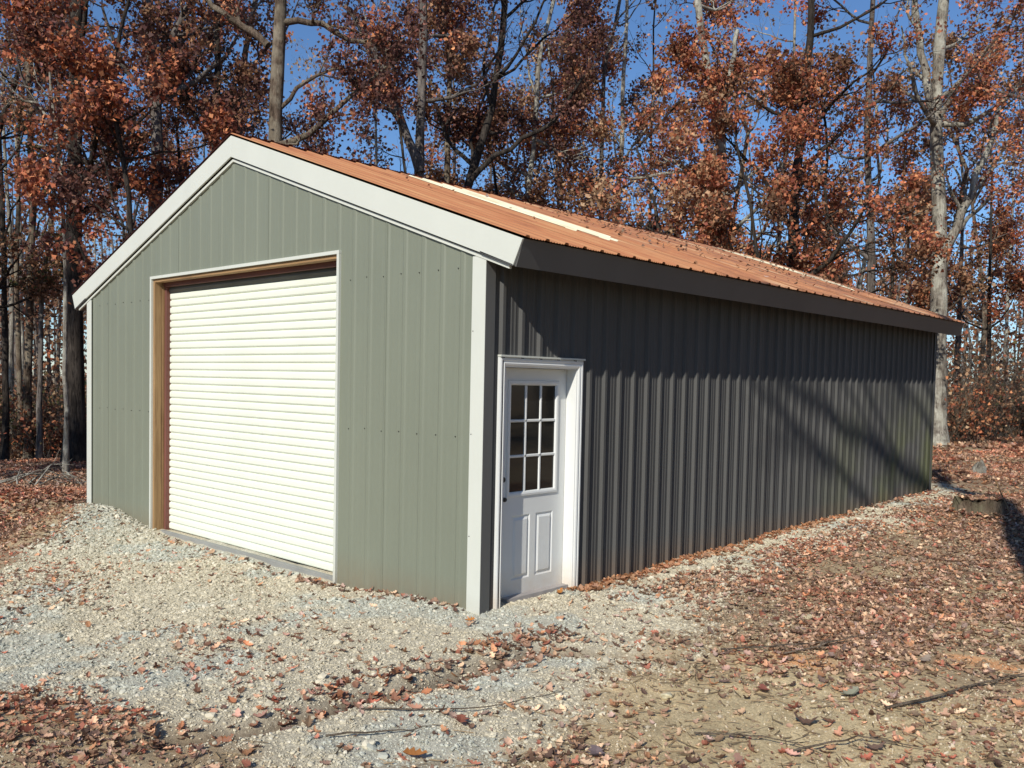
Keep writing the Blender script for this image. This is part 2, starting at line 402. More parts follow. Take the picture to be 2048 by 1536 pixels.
# ------------------------------------------------------------------ scatter (stuff)
def icos(seed, flat=.7):
    import bmesh
    r = random.Random(seed); bm = bmesh.new(); bmesh.ops.create_icosphere(bm, subdivisions=1, radius=1)
    for v in bm.verts: v.co *= r.uniform(.62, 1.15); v.co.z *= flat; v.co.x *= 1.15
    me = bpy.data.meshes.new('stone'); bm.to_mesh(me); bm.free(); return me
def oak_leaf(seed, curl=.3, simple=False):
    """lobed leaf about 1 unit long lying in xy, folded on the midrib and curled"""
    r = random.Random(seed); n = 4
    left = []
    for i in range(1, n*2):
        t = i/(n*2); w = .36*math.sin(math.pi*min(1, .08+t*.95))**.7*(1.0 if i % 2 else .5)*r.uniform(.85, 1.15)
        left.append((t+(.05 if i % 2 else 0), w))
    mid = [(i/(n*2), 0) for i in range(0, n*2+1)]
    V = []; cv = r.uniform(.5, 1.3)*curl; tw = r.uniform(-.4, .4); fold = r.uniform(.1, .7)
    def P(t, w):
        z = cv*(t-.5)**2*2 + abs(w)*fold + tw*w*(t-.5)*2 + r.uniform(-.01, .01)
        return (t-.5, w+.08*math.sin(t*3)*cv, z)
    V = [P(*m) for m in mid]; nm = len(V)
    V += [P(t, w) for t, w in left]; V += [P(t, -w) for t, w in left]
    Fc = []; k = len(left)
    for s, off in ((1, nm), (-1, nm+k)):
        a = (0, 1, off); Fc.append(a if s < 0 else a[::-1])
        for i in range(k-1):
            q = (i+1, i+2, off+i+1, off+i); Fc.append(q if s < 0 else q[::-1])
        a = (nm-2, nm-1, off+k-1); Fc.append(a if s < 0 else a[::-1])
    me = bpy.data.meshes.new('leaf'); me.from_pydata(V, [], Fc)
    return me
def proto_coll(name, meshes, mat):
    c = bpy.data.collections.new(name)
    for i, me in enumerate(meshes):
        me.materials.append(mat); o = bpy.data.objects.new('%s_%02d' % (name, i), me); c.objects.link(o)
    return c
def scatter(name, P, rot, scl, col, coll, nidx, mat, **k):
    me = bpy.data.meshes.new(name); me.vertices.add(len(P)); me.vertices.foreach_set('co', np.asarray(P, np.float32).ravel())
    a = me.attributes.new('rot', 'FLOAT_VECTOR', 'POINT'); a.data.foreach_set('vector', np.asarray(rot, np.float32).ravel())
    a = me.attributes.new('scl', 'FLOAT_VECTOR', 'POINT'); a.data.foreach_set('vector', np.asarray(scl, np.float32).ravel())
    c4 = np.ones((len(P), 4), np.float32); c4[:, :3] = np.clip(col, 0, 1)
    a = me.attributes.new('col', 'FLOAT_COLOR', 'POINT'); a.data.foreach_set('color', c4.ravel())
    a = me.attributes.new('idx', 'INT', 'POINT'); a.data.foreach_set('value', rng.integers(0, nidx, len(P)).astype(np.int32))
    me.materials.append(mat)
    ng = bpy.data.node_groups.new(name, 'GeometryNodeTree')
    ng.interface.new_socket('Geometry', in_out='INPUT', socket_type='NodeSocketGeometry')
    ng.interface.new_socket('Geometry', in_out='OUTPUT', socket_type='NodeSocketGeometry')
    gi = ng.nodes.new('NodeGroupInput'); go = ng.nodes.new('NodeGroupOutput')
    ci = ng.nodes.new('GeometryNodeCollectionInfo'); ci.inputs['Collection'].default_value = coll
    ci.inputs['Separate Children'].default_value = True; ci.inputs['Reset Children'].default_value = True
    ip = ng.nodes.new('GeometryNodeInstanceOnPoints'); ip.inputs['Pick Instance'].default_value = True
    def na(nm, t):
        n = ng.nodes.new('GeometryNodeInputNamedAttribute'); n.data_type = t; n.inputs['Name'].default_value = nm
        return n.outputs['Attribute']
    ng.links.new(gi.outputs[0], ip.inputs['Points']); ng.links.new(ci.outputs[0], ip.inputs['Instance'])
    ng.links.new(na('idx', 'INT'), ip.inputs['Instance Index'])
    e2r = ng.nodes.new('FunctionNodeEulerToRotation'); ng.links.new(na('rot', 'FLOAT_VECTOR'), e2r.inputs[0])
    ng.links.new(e2r.outputs[0], ip.inputs['Rotation']); ng.links.new(na('scl', 'FLOAT_VECTOR'), ip.inputs['Scale'])
    ng.links.new(ip.outputs[0], go.inputs[0])
    o = obj(name, me, kind='stuff', **k)
    md = o.modifiers.new('scatter', 'NODES'); md.node_group = ng
    return o
def in_barn(x, y, m=0.0): return (x < m) & (x > -W-m) & (y > -m) & (y < L+m)

# crushed stone
n = 640000
x = rng.uniform(-7.8, 2.3, n); y = rng.uniform(-4.2, 11.5, n)
g = gravel_mask(x, y); dist = np.hypot(x-CAM[0], y-CAM[1])
keep = (rng.random(n) < g*.95*np.clip(7.5/dist, .3, 1)*(1-.9*np.exp(-(seg_dist(x, y, DITCH)/.09)**2))) & ~in_barn(x, y, -.02)
x, y, dist = x[keep], y[keep], dist[keep]
s = rng.lognormal(math.log(.0058), .5, len(x))*np.clip(dist/7, .9, 1.6); s = np.clip(s, .004, .034)
b = np.maximum(sstep(.56, .66, fbm(x, y, 1.5, 4, 44)), np.exp(-((x+6.2)**2/1.6+(y+.6)**2/.6)))*.65; t = rng.random(len(x))[:, None]
ca = np.array([.60, .54, .40]); cb = np.array([.47, .50, .44])
c = (ca*(1-b[:, None])+cb*b[:, None])*(.72+.4*t)
c = np.where(rng.random(len(x))[:, None] < .06, np.array([.72, .66, .52]), c)
P = np.stack([x, y, height(x, y)+s*.15], -1)
rot = np.stack([rng.uniform(-.5, .5, len(x)), rng.uniform(-.5, .5, len(x)), rng.uniform(0, 6.28, len(x))], -1)
scl = s[:, None]*rng.uniform(.75, 1.3, (len(x), 3))
scatter('gravel', P, rot, scl, c, proto_coll('stone_shape', [icos(i) for i in range(6)], M['stone']), 6, M['stone'],
        label='pale beige and bluish crushed stone spread in front of the barn and along its side wall')
# fine grit strewn over the bare soil and between the leaves
n = 150000; x = rng.uniform(.2, 4.6, n); y = rng.uniform(-4, 7, n); g = gravel_mask(x, y); dist = np.hypot(x-CAM[0], y-CAM[1])
k = (rng.random(n) < (1-g)*np.clip(6/dist, .2, 1)*(.3+.7*sstep(.4, .6, fbm(x, y, 1.6, 3, 71)))) & ~in_barn(x, y, 0); x, y = x[k], y[k]
s = np.clip(rng.lognormal(math.log(.0042), .5, len(x)), .002, .02); pal_ = np.array([[.46,.36,.22],[.36,.27,.17],[.62,.54,.40],[.28,.21,.14],[.50,.42,.30]])
c = pal_[rng.integers(0, 5, len(x))]*rng.uniform(.8, 1.2, (len(x), 1))
scatter('grit', np.stack([x, y, height(x, y)+s*.2], -1), rng.uniform(0, 6.28, (len(x), 3)), s[:, None]*rng.uniform(.75, 1.3, (len(x), 3)), c, bpy.data.collections['stone_shape'], 6, M['stone'],
        label='fine brown grit and small pebbles lying on the bare dirt')
# leaf litter
def leaf_cols(n, kind=None):
    pal = np.array([1.40, 1.36, 1.30])*np.array([[.30,.19,.125],[.24,.15,.105],[.38,.26,.17],[.19,.115,.08],[.34,.18,.10],[.28,.115,.08],[.30,.215,.18],[.44,.32,.22],[.14,.09,.07],[.33,.22,.16],[.26,.17,.12]])
    return pal[rng.integers(0, len(pal), n)]*rng.choice([.45, .7, .9, 1.05, 1.25, 1.6], (n, 1))
XS = []; YS = []; SS = []
def litter_zone(x0, x1, y0, y1, dens, size, mul=1.0):
    n = int((x1-x0)*(y1-y0)*dens); x = rng.uniform(x0, x1, n); y = rng.uniform(y0, y1, n)
    lf = leafy(x, y)[0]*mul; k = (rng.random(n) < lf) & ~in_barn(x, y, .04); XS.append(x[k]); YS.append(y[k])
    SS.append(rng.uniform(.7, 1.3, k.sum())*size)
litter_zone(-1.0, 5.2, -4.4, 12.5, 950, .062); litter_zone(-1.0, 5.2, -4.4, 9, 2200, .030, 1.0)
litter_zone(-8, -1, -4.4, 0, 900, .056); litter_zone(-8, -1, -4.4, 0, 1800, .026)
litter_zone(-9, 9, 12.5, 22, 380, .11); litter_zone(-20, 12, 22, 42, 70, .2)
litter_zone(-20, -7.3, -6, 12, 700, .10, 1.6); litter_zone(-45, -20, -10, 30, 50, .22)
# drifts against the walls
def drift(px, py, nx_, n, spread):
    t = rng.random(n); XS.append(px[0]+(px[1]-px[0])*t+nx_[0]*np.abs(rng.normal(0, spread, n))+nx_[0]*.03)
    YS.append(py[0]+(py[1]-py[0])*t+nx_[1]*np.abs(rng.normal(0, spread, n))+nx_[1]*.03); SS.append(rng.uniform(.05, .095, n))
drift((0, 0), (1.25, 6.5), (1, 0), 650, .09); drift((0, 0), (6.5, 10.9), (1, 0), 250, .1); drift((-.05, .1), (1.05, 1.35), (1, 0), 30, .05)
drift((-1.8, -.15), (0, 0), (0, -1), 45, .06); drift((-2.3, -1.75), (0, 0), (0, -1), 30, .05); drift((-5.3, -2.2), (0, 0), (0, -1), 40, .05)
n = 220; XS.append(rng.normal(.82, .16, n)); YS.append(rng.normal(-.35, .28, n)); SS.append(rng.uniform(.05, .085, n))
n = 260; tt = rng.random(n); XS.append(.62+.15*rng.normal(0, 1, n)+.2*tt); YS.append(-2.9+2.4*tt); SS.append(rng.uniform(.05, .08, n))
n = 420; XS.append(rng.normal(1.42, .42, n)); YS.append(rng.normal(8.25, .42, n)); SS.append(rng.uniform(.05, .09, n))
x = np.concatenate(XS); y = np.concatenate(YS); s = np.concatenate(SS); n = len(x)
rx = rng.normal(0, .32, n); ry = rng.normal(0, .32, n)
P = np.stack([x, y, height(x, y)+.004+.10*s*rng.random(n)], -1)
cl = leaf_cols(n)
kk = sstep(.50, .66, fbm(x, y, .9, 3, 61))[:, None]; cl = cl*(1-kk*.45)+cl*np.array([1.15, .72, .64])*kk*.45
on = np.hypot(x-1.42, y-8.35) < .27; P[on, 2] = gz(1.42, 8.35)+.215; ring = np.exp(-((np.hypot(x-1.42, y-8.35)-.36)/.09)**2); P[:, 2] += ring*.07*rng.random(len(x))
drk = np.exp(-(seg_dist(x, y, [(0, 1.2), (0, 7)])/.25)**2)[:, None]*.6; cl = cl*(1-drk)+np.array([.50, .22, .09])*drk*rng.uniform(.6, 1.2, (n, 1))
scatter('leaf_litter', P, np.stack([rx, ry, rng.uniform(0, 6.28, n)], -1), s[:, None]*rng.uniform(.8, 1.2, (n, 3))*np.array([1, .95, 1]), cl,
        proto_coll('leaf_shape', [oak_leaf(i, .3+.12*(i % 4)) for i in range(7)], M['litter']), 7, M['litter'],
        label='fallen brown and rust oak leaves covering the ground right of and behind the barn')
print('scatter leaves', n)
# dry pine straw and small twigs on the dirt
n = 5200; x = rng.uniform(.9, 4.6, n); y = rng.uniform(-4, 4.5, n)
k = rng.random(n) < (1-gravel_mask(x, y))*.9+.08; x, y = x[k], y[k]; n = len(x)
tw = bpy.data.meshes.new('straw'); tw.from_pydata([(-.5,-.008,0),(.5,-.006,0),(.5,.006,0),(-.5,.008,0),(-.5,0,.014),(.5,0,.012),(0,.03,.01),(0,.045,.0)], [], [(0,1,5,4),(1,2,5),(2,3,4,5),(3,0,4)])
tc = np.array([.34, .25, .15])*rng.uniform(.35, 1.3, (n, 1)); ln = rng.lognormal(math.log(.06), .5, n)
scatter('dry_straw', np.stack([x, y, height(x, y)+.008], -1), np.stack([rng.normal(0, .15, n), rng.normal(0, .12, n), rng.uniform(0, 6.28, n)], -1),
        np.stack([ln, rng.uniform(.12, .5, n), rng.uniform(.12, .5, n)], -1), tc, proto_coll('straw_shape', [tw], M['litter']), 1, M['litter'],
        label='thin dry straw and twiglets strewn over the bare dirt')

# ------------------------------------------------------------------ barn
SL = .355; XP = -3.63; ZPK = 4.07
def tilt(p): return (p[0], p[1], p[2]+.0055*p[1]*max(p[2], 0)/2.8)
def wtop(x): return ZPK-SL*abs(x-XP)
barn = empty('metal_barn'); tag(barn, 'sage green metal barn with ivory roll-up door and rust orange roof', 'barn')
def profile(u0, u1, phase, minor=(.33, .67), extra=(), major_h=.019, period=.2286, mh=.0035):
    pts = {}
    k0 = int(math.floor((u0-phase)/period))-1; k1 = int(math.ceil((u1-phase)/period))+1
    out = []
    for k in range(k0, k1+1):
        c = phase+k*period
        out += [(c-.032, 0), (c-.017, major_h), (c+.015, major_h), (c+.032, 0)]
        for m in minor:
            d = c+m*period; out += [(d-.012, 0), (d-.006, mh), (d+.006, mh), (d+.012, 0)]
    us = np.array([o[0] for o in out]); hs = np.array([o[1] for o in out]); o = np.argsort(us); us, hs = us[o], hs[o]
    q = [u for u in us if u0 < u < u1]+[u0, u1]+[e for e in extra if u0 < e < u1]
    q = sorted(set(round(float(v), 5) for v in q))
    return [(u, float(np.interp(u, us, hs))) for u in q]
def sheet(name, u0, u1, phase, place, zlo, zhi, mat, openings=(), extra=(), lift=0.0, parent=barn, **k):
    ex = list(extra)+[o for op in openings for o in op[:2]]
    pr = profile(u0, u1, phase, extra=ex, **{a: k.pop(a) for a in ('minor', 'major_h', 'mh') if a in k})
    mb = MB(); V = []; Fc = []
    for (ua, ha), (ub, hb) in zip(pr[:-1], pr[1:]):
        um = (ua+ub)/2; lo_a, lo_b = zlo(ua), zlo(ub)
        for (oa, ob, zo) in openings:
            if oa < um < ob: lo_a = lo_b = zo
        b = len(V)
        V += [place(ua, ha+lift, lo_a), place(ub, hb+lift, lo_b), place(ub, hb+lift, zhi(ub)), place(ua, ha+lift, zhi(ua))]
        Fc.append((b, b+1, b+2, b+3))
    mb.add(V, Fc)
    # thin returned edge at the lap so each sheet has its own visible edge
    return mb.build(name, mat, parent, warp=tilt, **k)
# gable (front) wall : u = -x
RD0, RD1, RDZ = 5.465, 1.819, 2.94
edges = [0] + [.244+.9144*i for i in range(1, 8)] + [W]
for i, (a, b) in enumerate(zip(edges[:-1], edges[1:])):
    sheet('siding_panel', a, b, .244, lambda u, h, z: (-u, -.004-h, z), lambda u: -.35, lambda u: wtop(-u)+.02, M['siding'],
          openings=[(RD1, RD0, RDZ)], extra=[-XP], lift=.0016*(i % 2), mh=.0008, major_h=.008)
# right side wall : u = y
edges = [0]+[.188+.9144*i for i in range(1, 12)]+[L]
for i, (a, b) in enumerate(zip(edges[:-1], edges[1:])):
    sheet('siding_panel', a, b, .188, lambda u, h, z: (.004+h, u, z), lambda u: -.35, lambda u: 2.80, M['charcoal'], major_h=.027, mh=.0035, minor=(.3, .5, .7),
          openings=[(.19, 1.185, 1.985)], lift=.0016*(i % 2))
# left wall and back wall
for i, (a, b) in enumerate(zip(edges[:-1], edges[1:])):
    sheet('siding_panel', a, b, .188, lambda u, h, z: (-W-.004-h, u, z), lambda u: -.9, lambda u: 2.80, M['siding'], lift=.0016*(i % 2))
edges = [0]+[.244+.9144*i for i in range(1, 8)]+[W]
for i, (a, b) in enumerate(zip(edges[:-1], edges[1:])):
    sheet('siding_panel', a, b, .244, lambda u, h, z: (-u, L+.004+h, z), lambda u: -.5, lambda u: wtop(-u)+.02, M['siding'], extra=[-XP], lift=.0016*(i % 2))
MB().box(-W+.02, -.02, .35, L-.02, -.3, .05).build('floor_slab', M['concrete'], barn)
MB().prism([(-W+.1, -.3), (-.16, -.3), (-.16, 2.6), (XP, 3.9), (-W+.1, 2.6)], 'y', .34, .36).build('inner_partition', M['interior'], barn, warp=tilt)

# roof sheets : u = y, z-parameter = distance down the slope from the ridge
TH = math.atan(SL); CT, ST = math.cos(TH), math.sin(TH)
RZ = 4.312; EX = .45
SLEN = (EX-XP)/CT
def on_slope(sign):
    def pl(u, h, s):
        return (XP+sign*(s*CT+h*ST), u, RZ-s*ST+h*CT)
    return pl
redges = [-.066]+[.188+.9144*i for i in range(1, 12)]+[L+.09]
for sgn in (1, -1):
    for i, (a, b) in enumerate(zip(redges[:-1], redges[1:])):
        e = .0 if sgn > 0 else -.02
        light = sgn > 0 and i in (2, 10)
        if light:
            endl = 3.25 if i == 2 else 2.9
            sheet('roof_sheet', a, b, .188, on_slope(sgn), lambda u: .0, lambda u: SLEN, M['roof'], minor=(.2, .35, .5, .65, .8), mh=.005)
            mb = MB()
            rr = random.Random(i)
            pr = profile(a+.01, b, .188, minor=(.2, .35, .5, .65, .8), mh=.005)
            lo = {}
            for (ua, ha), (ub, hb) in zip(pr[:-1], pr[1:]):
                key = int((ua-.188)/.2286); lo.setdefault(key, (endl - 1.1*abs((ua-a)/(b-a)-.4) + rr.uniform(-.12, .12)))
                pl = on_slope(sgn); z0 = .12+.5*abs((ua-a)/(b-a)-.35); z1 = lo[key]
                mb.add([pl(ua, ha+.006, z0), pl(ub, hb+.006, z0), pl(ub, hb+.006, z1), pl(ua, ha+.006, z1)], [(0, 1, 2, 3)])
            mb.build('skylight_sheet', M['skylight'], barn, warp=tilt, label='cream-coloured strip laid over the orange roofing')  # opaque cream overlay on the orange sheet, ragged at both ends
        else:
            sheet('roof_sheet', a, b, .188, on_slope(sgn), (lambda u: .0) if sgn > 0 else (lambda u, j=i: -.035-.012*((u*1.094) % 1.0)), lambda u: SLEN,
                  M['roof'] if sgn > 0 else M['roof_red'], lift=.0015*(i % 2), minor=(.2, .35, .5, .65, .8), mh=.005)
# rake fascia (front and back), side fascia, soffit
def line_z(x, off): return RZ-.012-SL*abs(x-XP)-off/CT
def rake(y0, y1, name='rake_fascia'):
    for s in (1, -1):
        xe = XP+s*(EX-.03-XP); ztop = lambda x: RZ-.014-SL*abs(x-XP)
        xb = xe-s*.09
        poly = [(XP, ztop(XP)), (xe, ztop(xe)), (xb, ztop(xe)-.187), (XP, ztop(XP)-.217)]
        MB().prism(poly, 'y', y0, y1).build(name, M['trim'], barn, warp=tilt, bevel=.002)
        # lower lip folded back to the wall, leaves the dark slot under the fascia
        p2 = [(XP, ztop(XP)-.232), (xb-s*.02, ztop(xe)-.235), (xb-s*.02, ztop(xe)-.244), (XP, ztop(XP)-.241)]
rake(-.060, -.040); rake(L+.062, L+.085)
for s in (1, -1):   # pale channel capping the siding under the front rake
    f = lambda x, o: 4.066-SL*abs(x-XP)-o
    xe = XP+s*(3.63+.27)
    MB().prism([(XP, f(XP, 0)), (xe, f(xe, 0)), (xe, f(xe, .028)), (XP, f(XP, .028))], 'y', -.031, -.006).build('rake_channel', M['trim'], barn, warp=tilt)
for s, x0 in ((1, 0.0), (-1, -W)):
    a = x0+s*(EX-.035); zt = 2.862
    MB().prism([(a, zt), (a-s*.07, zt-.2), (a-s*.088, zt-.194), (a-s*.018, zt+.006)], 'y', -.0385, L+.083).build('eave_fascia', M['dark_trim'], barn, warp=tilt)
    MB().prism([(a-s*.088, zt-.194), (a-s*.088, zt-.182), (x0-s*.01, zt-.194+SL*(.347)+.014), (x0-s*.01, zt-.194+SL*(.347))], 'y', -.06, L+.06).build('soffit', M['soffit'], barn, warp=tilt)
    MB().box(min(x0, x0+s*.03), max(x0, x0+s*.03), -.0, L, 2.755, 2.785).build('eave_trim', M['soffit'], barn, warp=tilt)
# corner trims
for x0, s in ((0.0, 1), (-W, -1)):
    for y0, q in ((0.0, -1), (L, 1)):
        zt = 2.775
        o = .026
        poly = [(x0+s*o, y0+q*o), (x0-s*.118, y0+q*o), (x0-s*.118, y0+q*(o-.004)), (x0+s*o, y0+q*(o-.004))]
        MB().prism(poly, 'z', -.5, zt).build('corner_trim', M['trim'], barn, warp=tilt)
        poly = [(x0+s*o, y0+q*(o-.0045)), (x0+s*(o-.004), y0+q*(o-.0045)), (x0+s*(o-.004), y0-q*.085), (x0+s*o, y0-q*.085)]
        MB().prism(poly, 'z', -.5, zt).build('corner_trim', M['dark_trim'], barn, warp=tilt, label='dark grey side leg of the corner trim')

# roll-up door ----------------------------------------------------------
rd = empty('roll_up_door', (-3.64, .1, 0)); rd.parent = barn
def rdb(mb, name, mat, parent=rd, **k):
    mb.v = [(p[0]+3.64, p[1]-.1, p[2]) for p in mb.v]; return mb.build(name, mat, parent, **k)
X0, X1 = -RD0, -RD1
# thin pale trim around the opening
rdb(MB().box(X0-.012, X0+.022, -.032, .01, -.3, RDZ), 'opening_trim', M['trim'])
rdb(MB().box(X1-.022, X1+.012, -.032, .01, -.3, RDZ), 'opening_trim', M['trim'])
rdb(MB().box(X0-.012, X1+.012, -.033, .01, RDZ-.002, RDZ+.03), 'opening_trim', M['trim'])
# lumber jambs and header
rdb(MB().box(X0+.022, X0+.06, -.006, .085, -.3, RDZ-.003), 'wood_jamb', M['lumber'], bevel=.003)
rdb(MB().box(X0+.022, X0+.062, .09, .20, -.3, RDZ-.003), 'wood_jamb', M['lumber'], bevel=.003)
rdb(MB().box(X1-.06, X1-.022, -.006, .085, -.3, RDZ-.003), 'wood_jamb', M['lumber'], bevel=.003)
rdb(MB().box(X0+.06, X1-.06, -.006, .075, RDZ-.040, RDZ-.004), 'wood_header', M['lumber_h'], bevel=.003)
rdb(MB().box(X0+.062, X1-.062, .10, .14, 2.855, RDZ-.004), 'header_plate', M['rusty_track'], bevel=.002)
rdb(MB().box(X0+.062, X1-.062, .08, .099, 2.91, RDZ-.004), 'header_batten', M['lumber_h'])
rdb(MB().box(X0+.062, X0+.10, .115, .20, -.12, RDZ-.05), 'side_track', M['rusty_track'], bevel=.004)
rdb(MB().box(X1-.10, X1-.062, .115, .20, -.12, RDZ-.05), 'side_track', M['rusty_track'], bevel=.004)
# housing: rolled sheet hood above the curtain
rdb(MB().box(X0+.1, X1-.06, .17, .24, 2.845, 2.893), 'header_angle', M['rusty_track'])
mb = MB()
CZ0, NS, SH = -.042, 34, .0834
top = CZ0+NS*SH
hood = [(.195, top-.01), (.165, top-.005), (.152, top+.03), (.165, top+.07), (.20, 2.84), (.235, 2.84)]
rdb(MB().prism(hood, 'x', X0+.1, X1-.065), 'curtain_hood', M['galv'])
sl = None
slat_poly = [(0, .0), (-.012, .004), (-.0185, .014), (-.020, .040), (-.0185, .062), (-.012, .072), (-.001, .0760), (.001, SH+.0005), (.004, SH), (.004, 0)]
for i in range(NS):
    if sl is None:
        m0 = MB().prism(slat_poly, 'x', X0+.098-(-3.64)-.0, X1-.064+3.64)
        sl = m0.build('slat', M['curtain'], rd); me0 = sl.data
    else:
        sl = obj('slat', me0, rd)
    sl.location = (.0035*((i % 2)*2-1)*.6, .085, CZ0+i*SH)
rdb(MB().box(X0+.1, X1-.066, .05, .10, CZ0-.068, CZ0-.002), 'bottom_bar', M['bar'], bevel=.003)
MB().box(X0+.06, X1-.03, -.03, .33, -.4, CZ0-.072).build('door_sill', M['concrete'], barn, bevel=.008)

# entry door ------------------------------------------------------------
ed = empty('entry_door', (0, .69, 0)); ed.parent = barn
def edb(mb, name, mat, parent=ed, **k):
    mb.v = [(p[0], p[1]-.69, p[2]) for p in mb.v]; return mb.build(name, mat, parent, **k)
ZB = -.06
def mould(y0, y1, z0, z1, name, flip=1, vertical=True):
    pass
cw = [(0, .026), (.012, .034), (.024, .034), (.030, .027), (.042, .027), (.048, .034), (.062, .030), (.072, .018)]   # across the casing: (offset inwards, proud)
def casing_side(yo, s):
    poly = [(.003, yo)]+[(p, yo+s*o) for o, p in cw]+[(.003, yo+s*.072)]
    m = MB(); m.v = []; n = len(poly)
    # mitre the top
    vs = [(x, y, -.3) for x, y in poly]+[(x, y, 2.008-abs(y-yo)) for x, y in poly]
    m.add(vs, [tuple(range(n)), tuple(range(n, 2*n))[::-1]]+[(i, (i+1) % n, n+(i+1) % n, n+i) for i in range(n)])
    return edb(m, 'door_casing', M['white'])
casing_side(.150, 1); casing_side(1.222, -1)
poly = [(.003, 0)]+[(p, o) for o, p in cw]+[(.003, .072)]; n = len(poly)
m = MB(); m.add([(x, .150+o, 2.008-o) for x, o in poly]+[(x, 1.222-o, 2.008-o) for x, o in poly],
                [tuple(range(n)), tuple(range(n, 2*n))[::-1]]+[(i, (i+1) % n, n+(i+1) % n, n+i) for i in range(n)])
edb(m, 'door_casing', M['white'])
edb(MB().box(.001, .046, .145, 1.227, 2.009, 2.024), 'drip_cap', M['trim'])
edb(MB().box(-.11, .018, .205, .228, -.3, 1.94), 'door_jamb', M['white']); edb(MB().box(-.11, .018, 1.143, 1.166, -.3, 1.94), 'door_jamb', M['white'])
edb(MB().box(-.11, .018, .228, 1.143, 1.93, 1.955), 'door_jamb', M['white'])
edb(MB().box(-.11, .035, .228, 1.143, -.3, ZB-.012), 'threshold', M['concrete'], bevel=.004)
# slab with openings for lite and two embossed panels
XS0 = -.092
def frame_grid(ys, zs, holes, x0, x1):
    m = MB()
    for i in range(len(ys)-1):
        for j in range(len(zs)-1):
            if (i, j) in holes: continue
            m.add([(x1, ys[i], zs[j]), (x1, ys[i+1], zs[j]), (x1, ys[i+1], zs[j+1]), (x1, ys[i], zs[j+1])], [(0, 1, 2, 3)])
    return m
ys = [.234, .43, .655, .715, .945, 1.139]; zs = [ZB, .17, .71, 1.927]
GY0, GY1, GZ0, GZ1 = .405, 1.005, .895, 1.80
m = MB()
def q(y0, y1, z0, z1): m.add([(XS0, y0, z0), (XS0, y1, z0), (XS0, y1, z1), (XS0, y0, z1)], [(0, 1, 2, 3)])
PA = (.465, .690, .175, .71); PB = (.765, .990, .175, .71)
q(.234, 1.139, ZB, .175); q(.234, PA[0], .175, .71); q(PA[1], PB[0], .175, .71); q(PB[1], 1.139, .175, .71)
q(.234, 1.139, .71, GZ0); q(.234, GY0, GZ0, GZ1); q(GY1, 1.139, GZ0, GZ1); q(.234, 1.139, GZ1, 1.927)
for (a, b, c, d) in (PA, PB):   # ogee: in, then raised field
    rings = [(0, 0), (.010, -.009), (.022, -.009), (.040, .002)]
    R = [[(XS0+h, a+o, c+o), (XS0+h, b-o, c+o), (XS0+h, b-o, d-o), (XS0+h, a+o, d-o)] for o, h in rings]
    for r0, r1 in zip(R[:-1], R[1:]):
        for i in range(4): m.add([r0[i], r0[(i+1) % 4], r1[(i+1) % 4], r1[i]], [(0, 1, 2, 3)])
    m.add(R[-1], [(0, 1, 2, 3)])
slab = edb(m, 'door_slab', M['white'])
edb(MB().box(-.11, -.105, .23, 1.143, -.1, 1.93), 'door_backing', M['interior'])
# window frame (raised surround), muntins and panes
fr = MB(); rings = [(-.028, 0.0), (-.024, .012), (-.008, .014), (.006, .010), (.014, -.004)]
R = [[(XS0+h, GY0+o, GZ0+o), (XS0+h, GY1-o, GZ0+o), (XS0+h, GY1-o, GZ1-o), (XS0+h, GY0+o, GZ1-o)] for o, h in rings]
for r0, r1 in zip(R[:-1], R[1:]):
    for i in range(4): fr.add([r0[i], r0[(i+1) % 4], r1[(i+1) % 4], r1[i]], [(0, 1, 2, 3)])
edb(fr, 'window_frame', M['white'])
yy = np.linspace(GY0+.014, GY1-.014, 4); zz = np.linspace(GZ0+.014, GZ1-.014, 4)
for k in (1, 2):
    c = yy[k]; edb(MB().prism([(XS0-.008, c-.013), (XS0+.004, c-.007), (XS0+.004, c+.007), (XS0-.008, c+.013)], 'z', GZ0+.012, GZ1-.012), 'muntin', M['white'])
    c = zz[k]; edb(MB().prism([(XS0-.008, c-.013), (XS0+.004, c-.007), (XS0+.004, c+.007), (XS0-.008, c+.013)], 'y', GY0+.012, GY1-.012), 'muntin', M['white'])
for i in range(3):
    for j in range(3):
        edb(MB().box(XS0-.012, XS0-.006, yy[i]+.004, yy[i+1]-.004, zz[j]+.004, zz[j+1]-.004), 'pane', M['glass'])
kn = edb(MB().cyl((XS0, .335, .86), (XS0+.02, .305, .86), .022, 12).cyl((XS0+.01, .335, .86), (XS0+.03, .335, .86), .010, 10).cyl((XS0+.03, .335, .86), (XS0+.045, .335, .86), .020, 12, .014), 'door_knob', M['dark'])
edb(MB().cyl((XS0, .335, 1.02), (XS0+.018, .335, 1.02), .022, 12), 'deadbolt', M['dark'])
# screws on the siding ribs (tiny, joined)
sm = MB()
for zr in (2.70, 1.37):
    for k in range(0, 32):
        for du in (.05,):
            u = .244+k*.2286+du
            if u > W-.15 or (RD1-.02 < u < RD0+.02 and zr < RDZ) or zr > wtop(-u)-.1: continue
            sm.cyl((-u, -.004, zr+.01*math.sin(k*3)), (-u, -.012, zr+.01*math.sin(k*3)), .005, 6)
for k in range(0, 45, 2):
    y_ = .188+k*.2286+.06
    if y_ < 1.3: continue
    sm.cyl((.004, y_, 1.37), (.012, y_, 1.37), .007, 6)
    sm.cyl((.004, y_, .3), (.012, y_, .3), .007, 6)
for k in range(3): sm.cyl((-.10, -.02, .6+.8*k), (-.10, -.031, .6+.8*k), .004, 6)
sm.build('siding_screws', M['screw'], barn, kind='stuff', warp=tilt)

